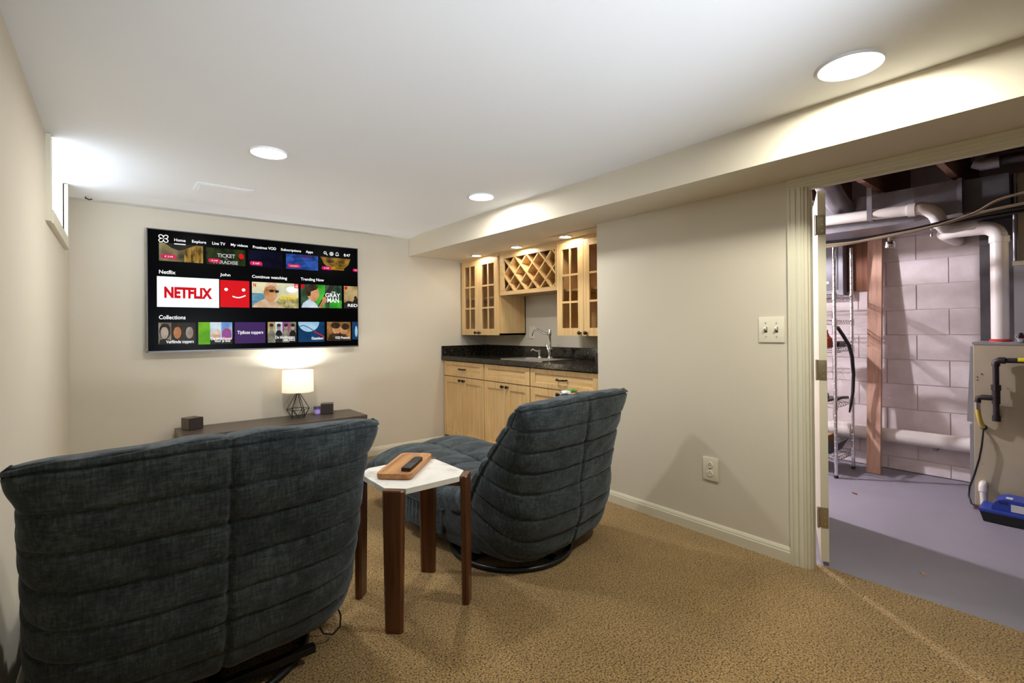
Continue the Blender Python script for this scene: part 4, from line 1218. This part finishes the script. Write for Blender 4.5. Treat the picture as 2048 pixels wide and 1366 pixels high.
# flue of the furnace
t = thing('flue_pipe', 'white plastic flue rising from the furnace top', 'pipe', (4.55, .485, 1.10))
MB().cyl((4.55, .485, 1.103), (4.55, .485, 1.78), .045, n=28).build('pipe', 'pvc', t, smooth=True)
MB().cyl((4.55, .485, 1.745), (4.55, .485, 1.785), .051, n=28).build('coupling', 'pvc', t, smooth=True)
MB().tube([(4.55, .485, 1.77)]+[tuple(p) for p in elbow((4.55, .485, 1.855), (0, 0, -1), (0, 1, 0), .08)]+[(4.55, .70, 1.856), (4.57, .745, 1.856), (4.62, .77, 1.856), (5.04, .77, 1.856)], .045, 24).build('elbow', 'pvc', t, smooth=True)
MB().lathe([(.056, 1.088), (.056, 1.098), (.047, 1.106)], (4.55, .485, 0), 28).build('seal', 'red_seal', t, smooth=True)

# joists
for i, yy in enumerate((-.6, -.17, .25, .66, 1.07, 1.48, 1.90, 2.31)):
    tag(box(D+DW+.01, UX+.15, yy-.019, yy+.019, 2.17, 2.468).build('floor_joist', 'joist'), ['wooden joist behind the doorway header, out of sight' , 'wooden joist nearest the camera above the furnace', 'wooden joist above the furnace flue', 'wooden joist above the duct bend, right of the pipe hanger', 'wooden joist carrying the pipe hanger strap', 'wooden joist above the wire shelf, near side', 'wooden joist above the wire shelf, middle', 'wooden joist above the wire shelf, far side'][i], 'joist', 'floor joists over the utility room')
# ducts
t = thing('main_duct', 'grey sheet metal duct hung under the joists', 'duct', (4.4, 1.8, 1.85))
MB().box(4.22, 4.72, .86, 2.85, 1.905, 2.14).build('duct_section', 'galvanised', t)
MB().box(4.20, 4.74, 1.60, 1.63, 1.90, 2.15).build('joint_band', 'galvanised', t)
MB().add([(4.22,.86,1.905),(4.72,.86,1.905),(4.72,.86,2.14),(4.22,.86,2.14),(4.26,.64,1.93),(4.80,.64,1.93),(4.80,.64,2.15),(4.26,.64,2.15)],
         [(0,1,2,3),(7,6,5,4),(0,1,5,4),(1,2,6,5),(2,3,7,6),(3,0,4,7)]).build('reducer', 'galvanised', t)
MB().box(4.25, 4.81, .622, .645, 1.925, 2.155).build('joint_band', 'galvanised', t)
MB().box(4.28, 4.80, .41, .63, 1.93, 2.14).build('duct_section', 'duct_dark', t)
t = thing('round_duct', 'round grey duct branch rising to the joists by the door', 'duct', (3.9, 1.5, 1.9))
MB().tube([(4.215, 1.27, 2.065), (4.10, 1.28, 2.11), (3.85, 1.29, 2.24), (3.55, 1.29, 2.40)], .072, 24).build('pipe', 'galvanised', t, smooth=True)
t = thing('duct_plenum', 'dark sheet metal return duct behind the flue', 'duct', (4.8, .4, 1.1))
MB().box(4.70, 5.0, .30, .60, 1.09, 1.925).build('plenum', 'duct_dark', t)
for z in (1.3, 1.55, 1.75): MB().box(4.695, 4.70, .30, .60, z, z+.012).build('seam', 'duct_dark', t)
# upper black pipe pair
t = thing('gas_pipe', 'dark iron gas pipe with elbow high above the duct', 'pipe', (4.3, .3, 2.1))
MB().tube([(4.20, .53, 2.45), (4.20, .53, 2.25), (4.20, .50, 2.215), (4.20, .45, 2.205), (4.20, -.8, 2.19)], .03, 16).build('pipe', 'iron', t, smooth=True)
MB().cyl((4.20, .53, 2.23), (4.20, .53, 2.29), .040, n=18).build('fitting', 'galvanised', t, smooth=True)
MB().tube([(4.20, .55, 2.225), (4.20, .52, 2.205), (4.20, .44, 2.203)], .040, 18).build('fitting', 'galvanised', t, smooth=True)

# cables under the joists
def cable(pts, r_, mt, label):
    P = [Vector(p) for p in pts]; out = []
    for k in range(len(P)-1):
        q = [P[max(0, k-1)], P[k], P[k+1], P[min(len(P)-1, k+2)]]
        for s in range(8):
            u = s/8; out.append(tuple(cr(q[0][i], q[1][i], q[2][i], q[3][i], u) for i in range(3)))
    out.append(tuple(P[-1]))
    return tag(MB().tube(out, r_, 8).build('cable', mt, smooth=True), label, 'cable', 'cables strung below the duct')
cable([(4.02, 2.8, 1.90), (4.02, 1.7, 1.80), (4.02, 1.35, 1.775), (4.02, 1.0, 1.80), (4.02, .7, 1.83), (4.02, .45, 1.88), (4.02, -.2, 1.93)], .009, 'wire_tan', 'tan cable sagging below the duct, lowest of the bundle')
cable([(3.97, 2.8, 1.92), (3.97, 1.4, 1.79), (3.97, .85, 1.80), (3.97, .55, 1.86), (3.97, .40, 1.93), (3.97, .1, 1.96), (3.97, -.3, 1.96)], .0075, 'wire_tan', 'tan cable rising towards the furnace plenum')
cable([(4.06, 2.8, 1.93), (4.06, 1.4, 1.82), (4.06, .9, 1.825), (4.06, .5, 1.87), (4.06, -.3, 1.90)], .012, 'wire_black', 'black cable along the duct, upper of the bundle')
cable([(4.09, 2.8, 1.94), (4.09, 1.4, 1.80), (4.09, 1.0, 1.81), (4.09, .6, 1.85), (4.09, -.3, 1.88)], .010, 'wire_black', 'black cable along the duct, lower of the bundle')
# pull switch lamp holder hanging from the cables
t = thing('clip_lamp', 'small silver clip lamp hanging from the cables', 'lamp', (4.05, .955, 1.73))
MB().cyl((4.05, .955, 1.80), (4.05, .955, 1.775), .012, n=14).build('holder', 'pvc', t, smooth=True)
MB().lathe([(.012, 1.775), (.025, 1.765), (.030, 1.735), (.026, 1.725), (.0001, 1.73)], (4.05, .955, 0), 22).build('reflector', 'chrome', t, smooth=True)
tag(MB().tube([(4.05, .74, 1.84), (4.05, .74, 1.785)], .0025).lathe([(.0001, 1.765), (.007, 1.768), (.006, 1.785), (.0001, 1.788)], (4.05, .74, 0), 12).build('pull_cord', 'pvc', smooth=True), 'white pull cord with a knob below the drop elbow', 'cord')

# furnace
FX, FY1, FY0, FZ = 4.37, .595, -.15, 1.085
t = thing('furnace', 'beige sheet metal furnace seen from its side', 'furnace', (4.6, .22, 0))
MB().box(FX, FX+.50, FY0, FY1, .022, FZ, bev=.004).build('cabinet', 'furnace', t)
MB().box(FX-.004, FX+.504, FY0, FY1+.004, FZ-.012, FZ+.004).build('top_flange', 'furnace_grey', t)
MB().add([(FX+.002, FY1, .56), (FX+.5, FY1, .56), (FX+.5, FY1+.034, .565), (FX+.002, FY1+.034, .565), (FX+.002, FY1, 1.062), (FX+.5, FY1, 1.062), (FX+.5, FY1+.012, 1.062), (FX+.002, FY1+.012, 1.062)],
         [(3,2,1,0),(4,5,6,7),(0,1,5,4),(1,2,6,5),(2,3,7,6),(3,0,4,7)]).build('front_door', 'furnace_grey', t)
MB().box(FX+.002, FX+.5, FY1, FY1+.020, .03, .545).build('front_door', 'furnace_grey', t)
for yy, zz in ((.575, .86), (.575, .84), (.555, .88), (.50, .40), (.47, .385), (.44, .70), (.44, .80), (.44, .60), (.56, .30), (.52, .45)):
    MB().lathe([(.004, -.002), (.004, .001)], (FX, yy, zz), 8, 'x').build('screw', 'slot' if zz > .83 else 'screw', t)
MB().lathe([(.018, -.003), (.018, .001)], (FX, .548, .536), 20, 'x').build('grommet', 'black_plastic', t)
for yy in (.50, .0):
    tag(box(FX-.012, FX+.20, yy+(0 if yy else .0), yy+.10, -.003, .0215, bev=.002).build('brick', 'clay'), 'reddish brick pad under the near furnace corner' if yy else 'reddish brick pad under the hidden furnace corner', 'brick', 'pads under the furnace')
# gas train on the furnace side
GX = FX-.045
t = thing('gas_line', 'black iron gas pipe fittings on the furnace side', 'pipe', (GX, .49, .6))
MB().tube([(GX, .10, .985), (GX, .46, .975), (GX, .478, .968), (GX, .484, .95), (GX, .484, .60)], .0155, 16).build('pipe', 'iron', t, smooth=True)
MB().tube([(GX, .44, .976), (GX, .465, .975), (GX, .482, .965), (GX, .484, .94)], .021, 16).build('elbow', 'iron', t, smooth=True)
MB().cyl((GX, .484, .82), (GX, .484, .785), .024, n=8).cyl((GX, .484, .785), (GX, .484, .70), .020, n=18).build('union', 'iron', t, smooth=True)
MB().cyl((GX, .484, .625), (GX, .484, .59), .021, n=18).build('cap', 'iron', t, smooth=True)
MB().tube([(GX, .484, .735), (GX, .545, .735), (GX, .566, .728), (GX, .570, .70)], .017, 16).build('branch', 'iron', t, smooth=True)
MB().cyl((GX, .570, .705), (GX, .570, .655), .015, n=6).build('connector', 'steel', t)
MB().tube([(GX, .570, .66), (GX, .566, .62), (GX+.01, .558, .57), (FX-.004, .55, .537)], .013, 14).build('flex_tube', 'yellow', t, smooth=True)
MB().cyl((GX, .385, .979), (GX, .30, .981), .0165, n=16).build('band', 'yellow_band', t, smooth=True)
t = thing('condensate_pipe', 'short white elbow pipe leaving the furnace above the pump', 'pipe', (FX-.05, .55, .03))
MB().tube([(FX-.002, .551, .172), (FX-.03, .551, .172), (FX-.044, .551, .16), (FX-.048, .55, .13)], .021, 16).build('elbow', 'pvc', t, smooth=True)
MB().cyl((FX-.048, .55, .14), (FX-.055, .546, .045), .016, n=16).build('pipe', 'pvc', t, smooth=True)
# condensate pump
t = thing('condensate_pump', 'blue and black condensate pump on the floor by the furnace', 'pump', (4.22, .40, 0))
MB().add([(4.13,.22,0),(4.29,.22,0),(4.29,.525,0),(4.13,.525,0),(4.12,.21,.058),(4.30,.21,.058),(4.30,.54,.058),(4.12,.54,.058)],
         [(3,2,1,0),(4,5,6,7),(0,1,5,4),(1,2,6,5),(2,3,7,6),(3,0,4,7)]).build('tank', 'black_plastic', t)
MB().box(4.115, 4.305, .205, .545, .058, .078, bev=.004).build('lid', 'blue', t)
pf = [(.49, .078), (.487, .10), (.475, .125), (.455, .143), (.43, .152), (.26, .146), (.24, .078)]
MB().prism(pf, 4.135, 4.285, 'x').build('motor_cover', 'blue', t)
MB().prism([(.405, .085), (.405, .128), (.28, .126), (.28, .085)], 4.132, 4.1352, 'x').build('rating_label', 'label_white', t)
MB().box(4.16, 4.20, .40, .43, .1515, .1535).build('top_label', 'label_white', t)
MB().tube([(FX-.003, .55, .53), (FX-.02, .55, .49), (FX-.03, .555, .42), (FX-.03, .568, .33), (FX-.03, .592, .22), (FX-.03, .615, .14), (FX-.04, .618, .08), (FX-.08, .60, .045), (FX-.15, .56, .05), (FX-.17, .545, .06)], .0055, 10).build('power_cord', 'black_plastic', t, smooth=True)
for i in range(5): MB().box(4.1335, 4.136, .418+i*.009, .421+i*.009, .12, .14).build('vent_slot', 'black_plastic', t)
# grey box beyond the flue with a clear bulb
t = thing('air_filter_box', 'grey sheet metal plenum box standing on the furnace', 'box', (4.6, .15, 1.09))
MB().box(4.39, 4.69, -.15, .405, 1.0895, 1.57).build('box', 'furnace_grey', t)
MB().box(4.385, 4.695, -.15, .410, 1.57, 1.60).build('lid', 'furnace', t)
MB().box(4.40, 4.69, -.15, .385, 1.60, 2.15).build('upper_plenum', 'furnace', t)
tag(MB().lathe([(.0001, 1.089), (.02, 1.092), (.030, 1.115), (.022, 1.135), (.010, 1.15), (.0001, 1.15)], (4.375, .375, 0), 20).build('clear_knob', 'chrome', smooth=True), 'clear shiny knob on the furnace edge beside the plenum box', 'knob')
tag(MB().cyl((4.386, .397, 1.601), (4.386, .397, 2.15), .010, n=12).build('conduit', 'galvanised', smooth=True), 'thin grey conduit rising from the plenum box', 'conduit')

# bare bulb lighting the utility room, hidden behind the door jamb
t = thing('utility_bulb', 'bare bulb lamp holder on a joist, hidden behind the wall', 'lamp', (3.70, 2.25, 2.10))
MB().lathe([(.045, 2.17), (.045, 2.15), (.022, 2.14), (.018, 2.115)], (3.70, 2.31, 0), 20).build('holder', 'pvc', t, smooth=True)
MB().lathe([(.014, 2.118), (.018, 2.10), (.030, 2.07), (.026, 2.045), (.0001, 2.035)], (3.70, 2.31, 0), 20).build('bulb', 'lens_bar', t, smooth=True)
li = bpy.data.lights.new('utility_light', 'POINT'); li.energy = UTIL_W; li.color = (.94, .885, 1.0); li.shadow_soft_size = .035
lo = bpy.data.objects.new('utility_light', li); COL.objects.link(lo); lo.parent = t; lo.location = (0, .06, -.10)

# litter on the floors
for i, (x, y, a, lab) in enumerate(((2.02, 1.94, .4, 'tiny dark scrap on the carpet behind the right recliner'), (3.02, .60, .7, 'small wood splinter on the grey floor near the doorway'), (4.1, 1.19, 1.2, 'small reddish scrap on the grey floor before the shelf'))):
    c0, s0 = math.cos(a), math.sin(a)
    tag(MB().prism([(x-.022*c0, y-.022*s0), (x+.004*s0, y-.006*c0), (x+.022*c0, y+.02*s0), (x-.005*s0, y+.007*c0)], .0005 if x < 2.7 else -.0035, .006, 'z').build('floor_scrap', ['dirt', 'lumber', 'clay'][i]), lab, 'scrap', 'scraps on the floor')
